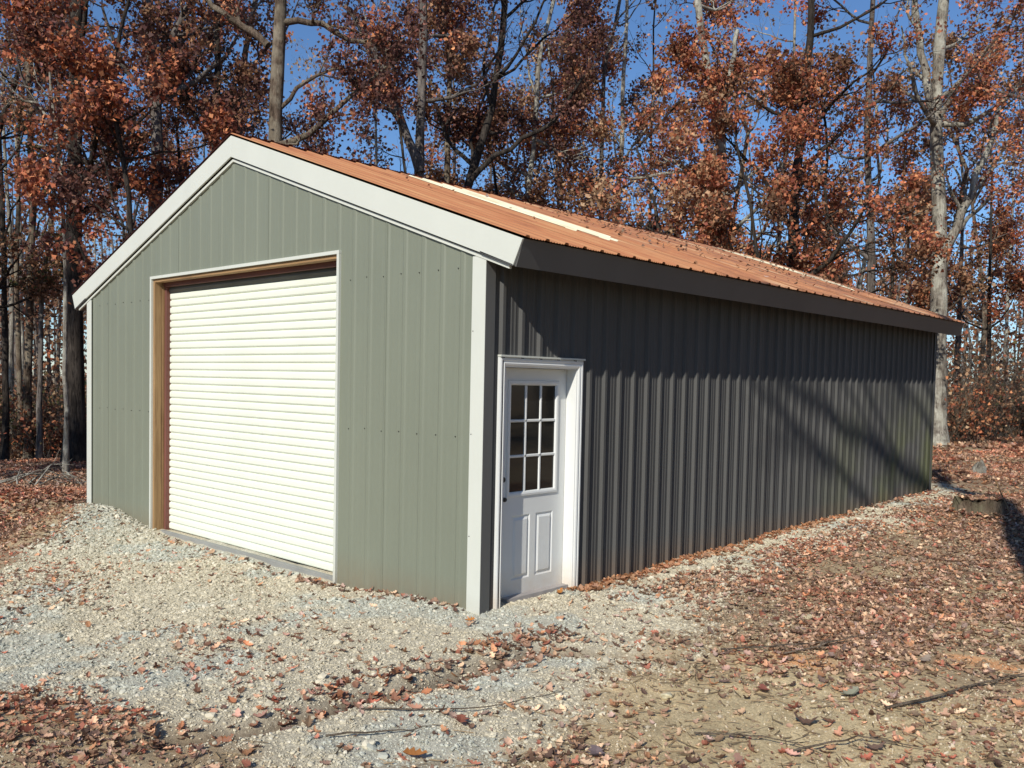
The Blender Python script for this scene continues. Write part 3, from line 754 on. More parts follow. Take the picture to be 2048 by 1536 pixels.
# ------------------------------------------------------------------ trees
def unit(v): return v/np.maximum(np.linalg.norm(v, axis=-1, keepdims=True), 1e-9)
def walk(start, d, length, nseg, wander, up, droop=0.0):
    n = len(start); P = np.zeros((n, nseg+1, 3)); P[:, 0] = start; step = (length/nseg)[:, None]; D = np.zeros((n, nseg+1, 3)); D[:, 0] = d
    for i in range(nseg):
        d = unit(d+rng.normal(0, wander, (n, 3))+np.array([0, 0, up])); P[:, i+1] = P[:, i]+d*step; D[:, i+1] = d
    return P, D
def tubes(P, R, k):
    n, m, _ = P.shape
    T = np.gradient(P, axis=1) if m > 2 else np.repeat((P[:, 1:]-P[:, :1]), m, 1)
    T = unit(T); ref = np.where(np.abs(T[:, :1, 2:]) > .8, np.array([1., 0, 0]), np.array([0, 0, 1.])); ref = np.broadcast_to(ref, T.shape)
    A = unit(np.cross(T, ref)); B = np.cross(T, A)
    th = np.arange(k)*2*np.pi/k
    V = P[:, :, None]+(A[:, :, None]*np.cos(th)[:, None]+B[:, :, None]*np.sin(th)[:, None])*R[:, :, None, None]
    base = (np.arange(n)[:, None, None]*m+np.arange(m-1)[None, :, None])*k; j = np.arange(k)[None, None]; j2 = (j+1) % k
    Fq = np.stack([base+j, base+j2, base+k+j2, base+k+j], -1).reshape(-1, 4)
    return V.reshape(-1, 3), Fq
def merge(parts):
    V = []; Fc = []; o = 0
    for v, f in parts: V.append(v); Fc.append(f+o); o += len(v)
    return np.concatenate(V), np.concatenate(Fc)
def spawn(P, D, R, per, tmin, ang, len_fn, rfac):
    """children along parent polylines"""
    n, m, _ = P.shape; tot = n*per
    pi = np.repeat(np.arange(n), per); t = tmin+(1-tmin)*rng.random(tot); f = t*(m-1); i0 = np.minimum(f.astype(int), m-2); w = (f-i0)[:, None]
    S = P[pi, i0]*(1-w)+P[pi, i0+1]*w; d = D[pi, i0]; r = R[pi, i0]*(1-w[:, 0])+R[pi, i0+1]*w[:, 0]
    side = unit(np.cross(d, unit(rng.normal(0, 1, (tot, 3))))); a = rng.uniform(ang*.6, ang*1.3, tot)[:, None]
    return S, unit(d*np.cos(a)+side*np.sin(a)), len_fn(tot, t), r*rfac, pi
def leaves(C, size, cols, droop=.3):
    n = len(C); ax = unit(rng.normal(0, 1, (n, 3))+np.array([0, 0, -droop])); nn = unit(np.cross(ax, unit(rng.normal(0, 1, (n, 3)))))
    sd = np.cross(ax, nn); s = (size*rng.uniform(.65, 1.35, n))[:, None]; w = s*rng.uniform(.22, .36, (n, 1)); f = s*rng.uniform(-.12, .18, (n, 1))
    tip = C+ax*s+nn*f*.5; w = w*1.35
    lob = C+ax*s*rng.uniform(.55, .75, (n, 1)); nch = C+ax*s*rng.uniform(.42, .5, (n, 1))
    l = lob+sd*w+nn*f; r = lob-sd*w+nn*f; ln = C+ax*s*.78+sd*w*.30; rn = C+ax*s*.78-sd*w*.30
    V = np.stack([C, r, rn, tip, ln, l], 1).reshape(-1, 3); i = np.arange(n)*6
    Fq = np.concatenate([np.stack([i, i+1, i+2], -1), np.stack([i, i+2, i+3], -1), np.stack([i, i+3, i+4], -1), np.stack([i, i+4, i+5], -1)])
    return V, Fq, np.repeat(cols, 6, 0)
PAL = {
 'rust': [[.32,.11,.06],[.38,.15,.08],[.24,.08,.055],[.44,.20,.10],[.22,.09,.06]],
 'brown': [[.16,.09,.055],[.21,.12,.07],[.11,.065,.045],[.27,.16,.095],[.18,.085,.055]],
 'maroon': [[.10,.05,.045],[.14,.065,.05],[.07,.04,.036],[.17,.095,.07],[.12,.055,.05]],
 'tan': [[.32,.21,.13],[.27,.175,.11],[.38,.27,.17],[.24,.15,.09],[.32,.17,.10]],
 'olive': [[.07,.08,.035],[.10,.10,.04],[.05,.06,.03],[.13,.11,.05],[.14,.08,.05]],
}
PAL = {k: np.clip(np.array(v)*(1.2 if k == 'olive' else 1.66)*np.array([1.0, .955, .90]), 0, .75) for k, v in PAL.items()}
def tree_geo(path, r0, r1, n1, len1, zmin, per2=5, per3=6, lpt=9, lsize=.098, pal='brown', up1=.12, elev=(.1, .9), mix=None, zcap=99, extra=(), spread=.13, trunk_k=10, seed=None, wander=.16):
    path = np.array(path, float); 
    # resample the trunk and add small wobble
    seg = np.r_[0, np.cumsum(np.linalg.norm(np.diff(path, axis=0), axis=1))]; t = np.linspace(0, seg[-1], max(10, int(seg[-1]/.7)))
    tp = np.stack([np.interp(t, seg, path[:, i]) for i in range(3)], -1)
    wob = np.cumsum(rng.normal(0, .018, (len(t), 2)), 0); wob[0] = 0; wob -= np.outer(t/t[-1], wob[-1]); tp[:, :2] += wob
    tr = r0+(r1-r0)*(t/t[-1])**.9; tr = tr*(1+rng.normal(0, .055, len(t))); tr[0] *= 1.45; tr[1] *= 1.12
    trunk = tubes(tp[None], tr[None], trunk_k)
    D = unit(np.gradient(tp, axis=0))
    # first-order branches
    ok = np.where(tp[:, 2] > zmin)[0]
    i1 = rng.choice(ok, n1) if len(ok) else np.array([len(tp)-1]*n1); az = np.arange(n1)*2.4+rng.uniform(0, 6); el = rng.uniform(elev[0], elev[1], n1)
    frac = (tp[i1, 2]-zmin)/max(tp[-1, 2]-zmin, .1)
    d1 = np.stack([np.cos(az)*np.cos(el), np.sin(az)*np.cos(el), np.sin(el)], -1)
    l1 = len1*(1.05-.5*frac)*rng.uniform(.7, 1.15, n1); rad1 = np.minimum(tr[i1]*.55, .022*l1+.012)
    ns = 9; P1, D1 = walk(tp[i1], d1, l1, ns, wander, up1)
    R1 = rad1[:, None]*np.linspace(1, .22, ns+1)[None]
    if len(extra):
        for (pts, ra, rb) in extra:
            e = np.array(pts, float); sg = np.r_[0, np.cumsum(np.linalg.norm(np.diff(e, axis=0), axis=1))]; tt = np.linspace(0, sg[-1], ns+1)
            ep = np.stack([np.interp(tt, sg, e[:, i]) for i in range(3)], -1); ep[1:-1] += rng.normal(0, .035, (ns-1, 3))
            P1 = np.concatenate([P1, ep[None]]); D1 = np.concatenate([D1, unit(np.gradient(ep, axis=0))[None]]); R1 = np.concatenate([R1, np.linspace(ra, rb, ns+1)[None]])
    S, d, l, r, p2 = spawn(P1, D1, R1, per2, .22, .85, lambda n, t: len1*.42*(1.1-.55*t)*rng.uniform(.6, 1.2, n), .6)
    P2, D2 = walk(S, d, l, 6, .22, .07); R2 = np.maximum(r, .006)[:, None]*np.linspace(1, .25, 7)[None]
    S, d, l, r, p3 = spawn(P2, D2, R2, per3, .2, .9, lambda n, t: len1*.17*rng.uniform(.5, 1.3, n), .6)
    P3, D3 = walk(S, d, l, 4, .28, .02); R3 = np.maximum(r, .0035)[:, None]*np.linspace(1, .4, 5)[None]
    L1 = []
    b2 = p2; b3 = p2[p3]
    for b in range(len(P1)):
        a2 = b2 == b; a3 = b3 == b
        L1.append(merge([tubes(P1[b:b+1], R1[b:b+1], 6), tubes(P2[a2], R2[a2], 4), tubes(P3[a3], R3[a3], 3)]))
    crown = None
    if lpt > 0:
        pts = np.concatenate([P3[:, 1:].reshape(-1, 3), P2[:, 4:].reshape(-1, 3)])
        grp = np.concatenate([np.repeat(np.arange(len(P3)), 4), np.repeat(np.arange(len(P2))+9999, 3)])
        cl = fbm(pts[:, 0]*.8+pts[:, 2]*.37, pts[:, 1]*.8-pts[:, 2]*.6, 1.0, 2, 7)
        num = rng.poisson(lpt/4*3.1*np.clip((cl-.40)*9, .03, 1.7)*np.where(pts[:, 2] > zcap, .35, 1.0))
        C = np.repeat(pts, num, 0); g = np.repeat(grp, num); C = C+rng.normal(0, spread, C.shape)*np.array([1, 1, .8])
        pa = np.array(PAL[pal]); pc = pa[rng.integers(0, len(pa), len(C))]
        if mix: pb = np.array(PAL[mix[0]])[rng.integers(0, 5, len(C))]; gm = vnoise(g*.37, g*.11, 1.0, 4) < mix[1]; pc = np.where(gm[:, None], pb, pc)
        pc = pc*rng.uniform(.65, 1.3, (len(C), 1))*(.45+1.0*vnoise(g*.7, g*.3, 1, 2))[:, None]
        crown = leaves(C, lsize, pc)
    return trunk, L1, crown
TRI = [0]
def make_tree(name, base, geo, bark, label, cat='tree', group=None, one=False, limbs=True):
    trunk, L1, crown = geo; t = empty(name, base); tag(t, label, cat, group)
    off = np.array(base)
    obj('trunk', mesh_np('trunk', trunk[0]-off, [trunk[1]], M[bark], True), t); TRI[0] += len(trunk[1])*2
    if one:
        v, f = merge(L1); obj('branches', mesh_np('branches', v-off, [f], M[bark], True), t); TRI[0] += len(f)*2
    else:
        for v, f in L1: obj('branch', mesh_np('branch', v-off, [f], M[bark], True), t); TRI[0] += len(f)*2
    if crown is not None:
        v, f, c = crown; obj('crown', mesh_np('crown', v-off, [f], M['leaf'], False, c), t); TRI[0] += len(f)
    return t
def px_path(D, pts, dz=-.3):
    """trunk through photo pixels at depth D; the foot is carried down to the ground"""
    P = [at(u, v, D) for u, v in pts]; b = P[0].copy(); d = P[1]-P[0]; d = d/d[2] if d[2] > .3 else np.array([0, 0, 1.])
    z = gz(b[0], b[1])-.1; f = b-d*(b[2]-z)*.5; f[2] = z; f[:2] = (b-d*(b[2]-z)*.35)[:2]
    return [f]+P if b[2]-z > .4 else [np.array([b[0], b[1], z])]+P[1:]
def ext(path, h):
    """carry a trunk on upwards"""
    p = [np.array(q) for q in path]; d = p[-1]-p[-2]; d = d/np.linalg.norm(d); d = d+np.array([0, 0, .5]); d /= np.linalg.norm(d)
    return p+[p[-1]+d*h*.5+rng.normal(0, .2, 3), p[-1]+d*h+rng.normal(0, .4, 3)]

T = []   # label, D, pixel path, extend, kwargs, bark
def add_tree(label, D, px, h, bark, r0, **k):
    path = ext(px_path(D, px), h); geo = tree_geo(path, r0, r0*.3, **k)
    return make_tree('oak_tree', tuple(path[0]), geo, bark, label)
E_ = lambda D, pts, ra, rb: ([at(u, v, D) for u, v in pts], ra, rb)

add_tree('thick dark oak trunk left of the barn, passing behind the left end of its rake', 21, [(150, 905), (143, 500), (145, 250), (152, 0)], 8, 'bark_dark', .25,
         n1=14, len1=4.2, zmin=4.2, pal='maroon', mix=('rust', .45), lpt=4, per3=6, elev=(-.15, .8), zcap=13,
         extra=[E_(21, [(140, 120), (80, 70), (0, 10), (-60, -40)], .07, .03)])
add_tree('low dark understorey oak with rust leaves hanging over the left end of the roof', 18.5, [(262, 620), (255, 420), (240, 300)], 3, 'bark_dark', .10,
         n1=12, len1=3.0, zmin=2.6, pal='rust', mix=('maroon', .5), lpt=10, per3=6, elev=(-.2, .6), lsize=.105)
add_tree('dark forked oak behind the left roof slope with a pale right limb', 21, [(305, 600), (312, 300), (308, 180), (298, 0)], 7, 'bark_grey', .21,
         n1=13, len1=4.4, zmin=5, pal='brown', mix=('maroon', .5), lpt=9, elev=(-.1, .8), zcap=13, extra=[E_(20.8, [(318, 185), (335, 90), (372, 20), (410, -60)], .1, .05)])
add_tree('slim dark tree just left of the roof peak', 22, [(436, 500), (438, 300), (446, 150), (440, 0)], 7, 'bark_dark', .13,
         n1=11, len1=3.4, zmin=5.5, pal='brown', mix=('maroon', .6), lpt=9, zcap=13)
add_tree('slim leaning tree whose stem rises directly behind the roof peak', 24, [(470, 420), (472, 250), (484, 120), (505, 0)], 7, 'bark_grey', .13,
         n1=10, len1=3.4, zmin=6.5, pal='maroon', mix=('brown', .6), lpt=8, zcap=14)
add_tree('big brown-barked oak rising behind the ridge just right of the peak', 19, [(550, 500), (548, 280), (552, 140), (558, 0)], 7, 'bark_brown', .225,
         n1=6, len1=3.6, zmin=6.2, pal='maroon', mix=('rust', .35), lpt=6, zcap=11, elev=(-.1, .5),
         extra=[E_(19, [(535, 90), (490, 50), (430, 15), (380, -30)], .085, .05), E_(19, [(568, 45), (620, 42), (700, 78), (760, 88), (810, 80)], .075, .03),
                E_(19, [(562, 215), (600, 165), (650, 140), (740, 138)], .05, .02), E_(18.8, [(556, 300), (610, 275), (660, 240), (720, 225)], .035, .012)])
add_tree('two-stemmed oak forking at the ridge line in the blue gap right of the big oak', 21, [(843, 520), (842, 350), (846, 230), (852, 60)], 7, 'bark_grey', .17,
         n1=11, len1=3.8, zmin=5.4, pal='maroon', mix=('rust', .3), lpt=10, zcap=12, elev=(-.15, .8),
         extra=[E_(20.8, [(840, 345), (808, 250), (775, 150), (735, 70), (690, 10)], .12, .05)])
add_tree('straight slim trunk second right of the forked oak behind the roof', 24, [(884, 520), (886, 370), (892, 240), (900, 40)], 6, 'bark_brown', .12,
         n1=10, len1=3.4, zmin=7, pal='maroon', mix=('brown', .5), lpt=9, zcap=14)
add_tree('oak behind mid roof with long limb slanting up to the right', 22, [(922, 560), (925, 400), (945, 330), (980, 220), (1005, 60)], 6, 'bark_dark', .15,
         n1=12, len1=3.9, zmin=6.2, pal='maroon', mix=('brown', .4), lpt=11, zcap=13, elev=(-.15, .8),
         extra=[E_(21.6, [(938, 365), (1000, 305), (1060, 275), (1120, 230), (1170, 150)], .08, .03)])
add_tree('thin oak with dark leaves behind the middle of the ridge', 25, [(1050, 560), (1056, 400), (1068, 300), (1075, 120)], 6, 'bark_pale', .12,
         n1=12, len1=3.8, zmin=6.6, pal='brown', mix=('maroon', .5), lpt=11, zcap=14, elev=(-.15, .8),
         extra=[E_(24.5, [(1070, 280), (1110, 300), (1150, 320), (1210, 315)], .05, .02)])
add_tree('pale slim trunk standing behind the cream strip end of the roof', 27, [(1222, 560), (1226, 430), (1236, 330), (1240, 150)], 6, 'bark_pale', .12,
         n1=12, len1=3.8, zmin=7, pal='brown', mix=('rust', .5), lpt=11, zcap=15, elev=(-.15, .8))
add_tree('pale-limbed oak forking in a narrow V above the middle right of the roof', 23.5, [(1440, 600), (1438, 400), (1436, 275), (1424, 200), (1402, 90)], 6, 'bark_pale', .18,
         n1=11, len1=3.6, zmin=3.5, pal='rust', mix=('brown', .45), lpt=9, zcap=11, elev=(-.2, .7),
         extra=[E_(23.2, [(1440, 270), (1452, 215), (1460, 140), (1475, 60)], .10, .05), E_(23.2, [(1436, 265), (1490, 215), (1530, 190), (1590, 150)], .05, .02)])
add_tree('dark-stemmed oak with dense rust leaves left of the pale big trunk', 23, [(1590, 660), (1585, 450), (1600, 250), (1620, 60)], 6, 'bark_dark', .17,
         n1=15, len1=4.3, zmin=3.2, pal='rust', mix=('brown', .5), lpt=13, zcap=13, elev=(-.2, .7))
add_tree('slender oak with brown leaves close behind the far corner of the roof', 25, [(1742, 720), (1738, 500), (1730, 300), (1745, 60)], 6, 'bark_grey', .14,
         n1=14, len1=4.0, zmin=3.8, pal='brown', mix=('rust', .6), lpt=12, zcap=14, elev=(-.2, .7))
add_tree('tall pale lichen-covered trunk at the far right corner of the barn', 26, [(1873, 895), (1880, 600), (1880, 420), (1876, 230), (1890, 0)], 6, 'bark_pale', .27,
         n1=9, len1=4.0, zmin=7.4, pal='rust', mix=('tan', .4), lpt=6, zcap=14, elev=(-.15, .7),
         extra=[E_(26, [(1876, 235), (1848, 150), (1835, 60), (1830, -60)], .13, .08), E_(25.8, [(1882, 230), (1920, 165), (1990, 100), (2060, 50)], .08, .03),
                E_(26, [(1880, 520), (1922, 440), (1945, 370), (1972, 310), (2000, 215)], .15, .06), E_(26, [(1880, 500), (1950, 420), (2010, 375), (2080, 345)], .07, .03)])
add_tree('grey oak leaning in from outside the right edge with sparse twigs', 22, [(2150, 900), (2140, 500), (2110, 250), (2060, 0)], 6, 'bark_grey', .18,
         n1=12, len1=3.8, zmin=3, pal='rust', mix=('tan', .3), lpt=3.5, zcap=12, elev=(-.2, .7))
for i, (u, D, h_, pal, mx_, lab) in enumerate((
    (1010, 25, 330, 'tan', 'brown', 'low tan-leaved oak just behind the ridge near its middle'), (1130, 27, 300, 'tan', 'rust', 'tan and rust leaved oak above the first cream strip of the roof'),
    (1320, 22, 370, 'rust', 'tan', 'orange-leaved understorey oak between the cream strips of the roof'), (1510, 22, 390, 'brown', 'rust', 'brown understorey oak hanging over the far half of the roof'),
    (1660, 24, 380, 'rust', 'brown', 'rust understorey oak over the far quarter of the roof'), (1780, 28, 480, 'brown', 'rust', 'brown understorey oak between the far roof corner and the pale big trunk'),
    (1290, 29, 120, 'brown', 'maroon', 'taller brown oak standing behind the orange-leaved understorey oak'), (1975, 31, 330, 'rust', 'brown', 'rust-leaved oak right of the pale big trunk'),
    (60, 25, 330, 'maroon', 'brown', 'dark maroon understorey oak at the left between the slim stems'), (370, 24, 240, 'brown', 'maroon', 'dark brown oak filling the gap above the left roof slope'))):
    add_tree(lab, D, [(u, 800), (u+8, 560), (u+rng.uniform(-25, 25), h_)], 2.5, 'bark_dark', .08, n1=14, len1=2.9, zmin=2.6, pal=pal, mix=(mx_, .5), lpt=7, elev=(-.25, .6), lsize=.105)
# left edge: slim stems
for (lab, D, px, r, bark) in (
    ('slim brown stem at the far left edge of the wood', 22, [(8, 900), (4, 600), (-4, 300), (-10, 0)], .09, 'bark_dark'),
    ('pale brown slim trunk second from the left edge', 24, [(42, 800), (36, 560), (40, 300), (60, 60)], .085, 'bark_brown'),
    ('pale twin-forked slim trunk third from the left edge', 23, [(58, 810), (64, 560), (72, 450), (60, 200), (40, 0)], .12, 'bark_brown'),
    ('thin dark stem between the forked trunk and the thick dark oak', 22, [(78, 870), (80, 600), (98, 420), (112, 200), (100, 0)], .07, 'bark_grey')):
    add_tree(lab, D, px, 5, bark, r, n1=9, len1=2.8, zmin=5.5, pal='maroon', mix=('rust', .4), lpt=2.2, zcap=14,
             extra=[E_(D, [(px[1][0], 480), (px[1][0]+35, 400), (px[1][0]+55, 300)], .03, .012)])
add_tree('bare white-limbed tree reaching over the left edge of the wood', 19, [(128, 560), (122, 300), (105, 200), (98, 60)], 3, 'bark_pale', .06,
         n1=7, len1=2.4, zmin=5.2, pal='tan', lpt=.8, elev=(-.1, .9),
         extra=[E_(19, [(118, 260), (70, 205), (20, 180), (-40, 120)], .035, .012), E_(19, [(125, 330), (85, 262), (72, 200)], .03, .012)])
add_tree('bushy dark oak at the far left whose leaves hang below the skyline', 21, [(-60, 800), (-50, 500), (-30, 330)], 4, 'bark_dark', .13,
         n1=11, len1=2.8, zmin=2.8, pal='brown', mix=('olive', .4), lpt=7, elev=(-.2, .5))
print('tris after main trees', TRI[0])

# shadow-casting trees that stand beside and behind the viewer
trunk_path = [(6.55, -6.6, -.1), (6.52, -6.6, 5), (6.55, -6.7, 9.5), (6.7, -7.0, 12.5), (6.4, -8.7, 14.3), (6.3, -9.2, 18)]
def wall_pt(y, z, t): return (t*1.0, y-3.19*t, z+2.24*t)
geo = tree_geo(trunk_path, .32, .11, n1=7, len1=3.2, zmin=14.5, lpt=0, per3=3,
               extra=[([wall_pt(11.0, .1, 6.25), wall_pt(8.5, .85, 5.8), wall_pt(6.6, 1.45, 5.4), wall_pt(4.9, 2.0, 5.0)], .13, .06),
                      ([wall_pt(8.3, .1, 6.2), wall_pt(6.4, .95, 5.6), wall_pt(4.3, 1.9, 4.9)], .08, .03),
                      ([wall_pt(11.2, 1.0, 6.3), wall_pt(10, 1.6, 6.0), wall_pt(8.8, 2.3, 5.6)], .07, .04)])
make_tree('oak_tree', trunk_path[0], geo, 'bark_grey', 'bare oak standing out of frame right, casting the limb shadows on the side wall')

# woods: copies of a few prototypes
def proto(pal, mix, lpt, h, r, bark, seed, n1=9, zmin=3.5, len1=3.2, elev=(-.1, .9)):
    path = [(0, 0, -.15), (rng.normal(0, .1), rng.normal(0, .1), h*.35), (rng.normal(0, .35), rng.normal(0, .35), h*.7), (rng.normal(0, .6), rng.normal(0, .6), h)]
    trunk, L1, crown = tree_geo(path, r, r*.25, n1=n1, len1=len1, zmin=zmin, per2=5, per3=5, lpt=lpt*.8, lsize=.15, pal=pal, mix=mix, trunk_k=7, elev=elev, spread=.16)
    v, f = merge(L1); TRI[0] += len(f)*2
    r_ = [('trunk', mesh_np('trunk', trunk[0], [trunk[1]], M[bark], True)), ('branches', mesh_np('branches', v, [f], M[bark], True))]
    if crown is not None and len(crown[0]): v, f, c = crown; r_.append(('crown', mesh_np('crown', v, [f], M['leaf'], False, c))); TRI[0] += len(f)
    return r_
PR = [proto('rust', ('brown', .5), 5, 15, .14, 'bark_grey', 0), proto('brown', ('tan', .5), 5, 16, .15, 'bark_brown', 1), proto('maroon', ('tan', .4), 5, 14, .11, 'bark_grey', 2),
      proto('tan', ('rust', .4), 3.2, 13, .10, 'bark_pale', 3), proto('brown', ('olive', .3), 2.0, 16, .13, 'bark_grey', 4), proto('tan', None, .5, 15, .10, 'bark_pale', 5)]
def place(pr, x, y, rz, s, name, label, group, cat='tree'):
    t = empty(name, (x, y, gz(x, y)), rz); t.scale = (s, s, s*rng.uniform(.9, 1.15)); tag(t, label, cat, group)
    for nm, me in pr: obj(nm, me, t)
    return t
BINS = [(0, 'left', ''), (60, 'at the far left edge'), (120, 'between the slim stems and the thick dark oak'), (190, 'around the thick dark oak'), (300, 'above the low end of the left roof slope'),
 (400, 'above the middle of the left roof slope'), (500, 'at the roof peak'), (600, 'behind the big brown-barked oak'), (760, 'in the blue gap right of the big oak'), (900, 'behind the two-stemmed oak'),
 (1050, 'behind the long slanting limb'), (1200, 'above the first cream roof strip'), (1380, 'between the cream roof strips'), (1500, 'behind the pale V-forked oak'), (1640, 'above the second cream roof strip'),
 (1800, 'above the far end of the roof'), (1900, 'around the tall pale trunk'), (1980, 'just right of the far corner of the barn'), (2050, 'at the right edge')]
SEEN = []
def where(u):
    if u < -10 or u > 2060: return None
    for b in BINS[1:]:
        if u <= b[0]: return b[1]
    return BINS[-1][1]
ORD = ['nearest', 'second nearest', 'third nearest', 'fourth nearest', 'fifth nearest', 'sixth nearest', 'seventh nearest', 'eighth nearest', 'ninth nearest', 'tenth nearest']
def relabel():
    by = {}
    for o, u, D, kind in SEEN:
        w = where(u)
        if w: by.setdefault((kind, w), []).append((D, o))
        else: o['label'] = kind+' outside the picture'; o['group'] = 'beyond the picture edges: '+kind
    for (kind, w), l in by.items():
        l.sort(key=lambda q: q[0])
        for i, (D, o) in enumerate(l): o['label'] = kind+' '+w+('' if len(l) == 1 else ', '+ORD[min(i, 9)]+' there')
def ground_at(u, D): p = at(u, 760, D); return p[0], p[1]
labs = ['distant rust-leaved tree in the wood behind the barn', 'distant brown-leaved tree in the wood behind the barn', 'distant dark maroon-leaved tree in the wood behind the barn',
        'distant pale-stemmed tree with thin tan leaves in the wood', 'distant grey tree with sparse leaves in the wood', 'distant bare pale tree in the wood']
KN = ['far rust-leaved tree', 'far brown-leaved tree', 'far maroon-leaved tree', 'far tan-leaved pale-stemmed tree', 'far grey thin-leaved tree', 'far bare pale tree']
for i in range(52):
    u = -260+2560*((i*.618034) % 1)+rng.uniform(-20, 20); D = 27+38*rng.random()**1.2
    if i % 3 == 0: D = rng.uniform(25, 33)
    x, y = ground_at(u, D)
    if u > 1900 and D < 30: D += 6; x, y = ground_at(u, D)
    k = int(rng.integers(0, 6))
    if 560 < u < 760 or u < 130: k = 5 if D < 45 else 4
    SEEN.append((place(PR[k], x, y, rng.uniform(0, 6.28), rng.uniform(.75, 1.05), 'woodland_tree', labs[k], 'trees of the wood behind the barn'), u, D, KN[k]))
# unseen trees added to block low sky light and shade the left wood
for i in range(34):
    x = rng.uniform(8.5, 26); y = rng.uniform(1, 40) if x < 13 else rng.uniform(-12, 40)
    place(PR[i % 3], x, y, i*1.7, rng.uniform(.9, 1.15), 'woodland_tree', 'unseen tree added beyond the right edge to block low sky light', 'unseen light-blocking trees added to the right')
for i in range(26):
    place(PR[i % 3], rng.uniform(-34, 30), rng.uniform(-52, -34), i*1.1, rng.uniform(.9, 1.1), 'woodland_tree', 'unseen tree added to block low sky light behind the viewer', 'wood behind the viewer')
for i, (x, y, s) in enumerate(((-11.5, -11, 1.0), (-15, -9, 1.1), (-18.5, -12, 1.0), (-22, -7, 1.0), (-13, -16, 1.1), (9, 16, .9), (11, 9, 1.0), (8.5, 24, 1.0), (13, 1, .9), (16, 12, 1.1))):
    place(PR[i % 3], x, y, i*1.3, s, 'woodland_tree', 'unseen tree added beside the clearing for its shade', 'unseen shade trees added beside the clearing')

# brush ------------------------------------------------------------------
def brush_proto(pal, mix, n, h, lpt, bark, lsize=.07):
    az = rng.uniform(0, 6.28, n); el = rng.uniform(.7, 1.5, n); st = np.stack([rng.normal(0, .35, n), rng.normal(0, .35, n), np.full(n, -.05)], -1)
    d = np.stack([np.cos(az)*np.cos(el), np.sin(az)*np.cos(el), np.sin(el)], -1); l = h*rng.uniform(.6, 1.2, n)
    P1, D1 = walk(st, d, l, 6, .16, .03); R1 = (.006+.004*rng.random(n))[:, None]*np.linspace(1, .4, 7)[None]
    S, d, l, r, _ = spawn(P1, D1, R1, 7, .2, .8, lambda n, t: h*.3*rng.uniform(.4, 1.2, n), .7)
    P2, D2 = walk(S, d, l, 4, .25, 0); R2 = np.maximum(r, .0035)[:, None]*np.linspace(1, .6, 5)[None]
    v, f = merge([tubes(P1, R1, 4), tubes(P2, R2, 3)])
    pts = P2[:, 1:].reshape(-1, 3); num = rng.poisson(lpt, len(pts)); C = np.repeat(pts, num, 0)+rng.normal(0, .07, (num.sum(), 3))
    pc = np.array(PAL[pal])[rng.integers(0, 5, len(C))]
    if mix: pc = np.where(rng.random(len(C))[:, None] < mix[1], np.array(PAL[mix[0]])[rng.integers(0, 5, len(C))], pc)
    pc = pc*rng.uniform(.6, 1.3, (len(C), 1)); TRI[0] += len(f)*2+2*len(C)
    r_ = [('stems', mesh_np('stems', v, [f], M[bark], True))]
    if len(C): v, f, c = leaves(C, lsize, pc); r_.append(('foliage', mesh_np('foliage', v, [f], M['leaf'], False, c)))
    return r_
BR = [brush_proto('olive', ('brown', .4), 26, 1.5, .9, 'bark_dark', .08), brush_proto('brown', ('olive', .3), 30, 2.0, .5, 'bark_grey', .09),
      brush_proto('tan', ('rust', .4), 34, 2.4, .25, 'bark_brown', .09), brush_proto('rust', ('brown', .4), 24, 1.4, 1.0, 'bark_dark', .09)]
BN = ['green-brown low shrub', 'tall brown twiggy shrub', 'bare twiggy brush', 'rust-leaved sapling bush']
bl = ['low green-brown undergrowth shrub at the edge of the wood', 'tall brown twiggy shrub at the edge of the wood', 'dense bare twiggy brush at the edge of the wood', 'small rust-leaved sapling bush at the edge of the wood']
def put_brush(k, u, D, s):
    x, y = ground_at(u, D); SEEN.append((place(BR[k], x, y, rng.uniform(0, 6.28), s, 'undergrowth_shrub', bl[k], 'undergrowth shrubs at the edge of the wood', 'shrub'), u, D, BN[k]))
for i in range(26): put_brush(int(rng.choice([0, 0, 1, 3])), rng.uniform(-220, 175), rng.uniform(22, 30), rng.uniform(.8, 1.4))
for i in range(40): put_brush(int(rng.choice([1, 2, 2, 3])), rng.uniform(1880, 2330), rng.uniform(27, 38), rng.uniform(.9, 1.7))
relabel()
print('tris after woods', TRI[0])

# far wood as one mass ----------------------------------------------------
n = 520; a = rng.uniform(-1.15, 1.0, n); D = rng.uniform(66, 105, n)
ang = a+YAW; bx = CAM[0]+np.sin(ang)*D; by = CAM[1]+np.cos(ang)*D; bz = height(bx, by, False)-.2; hh = rng.uniform(10, 17, n)
P = np.stack([np.stack([bx, by, bz], -1), np.stack([bx+rng.normal(0, .3, n), by+rng.normal(0, .3, n), bz+hh*.5], -1), np.stack([bx+rng.normal(0, .8, n), by+rng.normal(0, .8, n), bz+hh], -1)], 1)
R = np.stack([rng.uniform(.1, .22, n), rng.uniform(.06, .12, n), np.full(n, .03)], 1)
v, f = tubes(P, R, 5)
fw = obj('distant_wood', mesh_np('distant_wood', v, [f], M['bark_grey'], True), kind='stuff', label='far-off mass of bare trunks and tan foliage closing the horizon')
m2 = 90000; k = rng.integers(0, n, m2); zz_ = rng.random(m2)**.8
C = np.stack([bx[k]+rng.normal(0, 1.8, m2), by[k]+rng.normal(0, 1.8, m2), bz[k]+hh[k]*(.02+1.0*zz_)], -1)
pc = np.concatenate([PAL['tan'], PAL['brown'], PAL['rust'][:2]])[rng.integers(0, 12, m2)]*rng.uniform(.45, .95, (m2, 1))
v, f, c = leaves(C, .42, pc)
obj('foliage', mesh_np('foliage', v, [f], M['leaf'], False, c), fw)

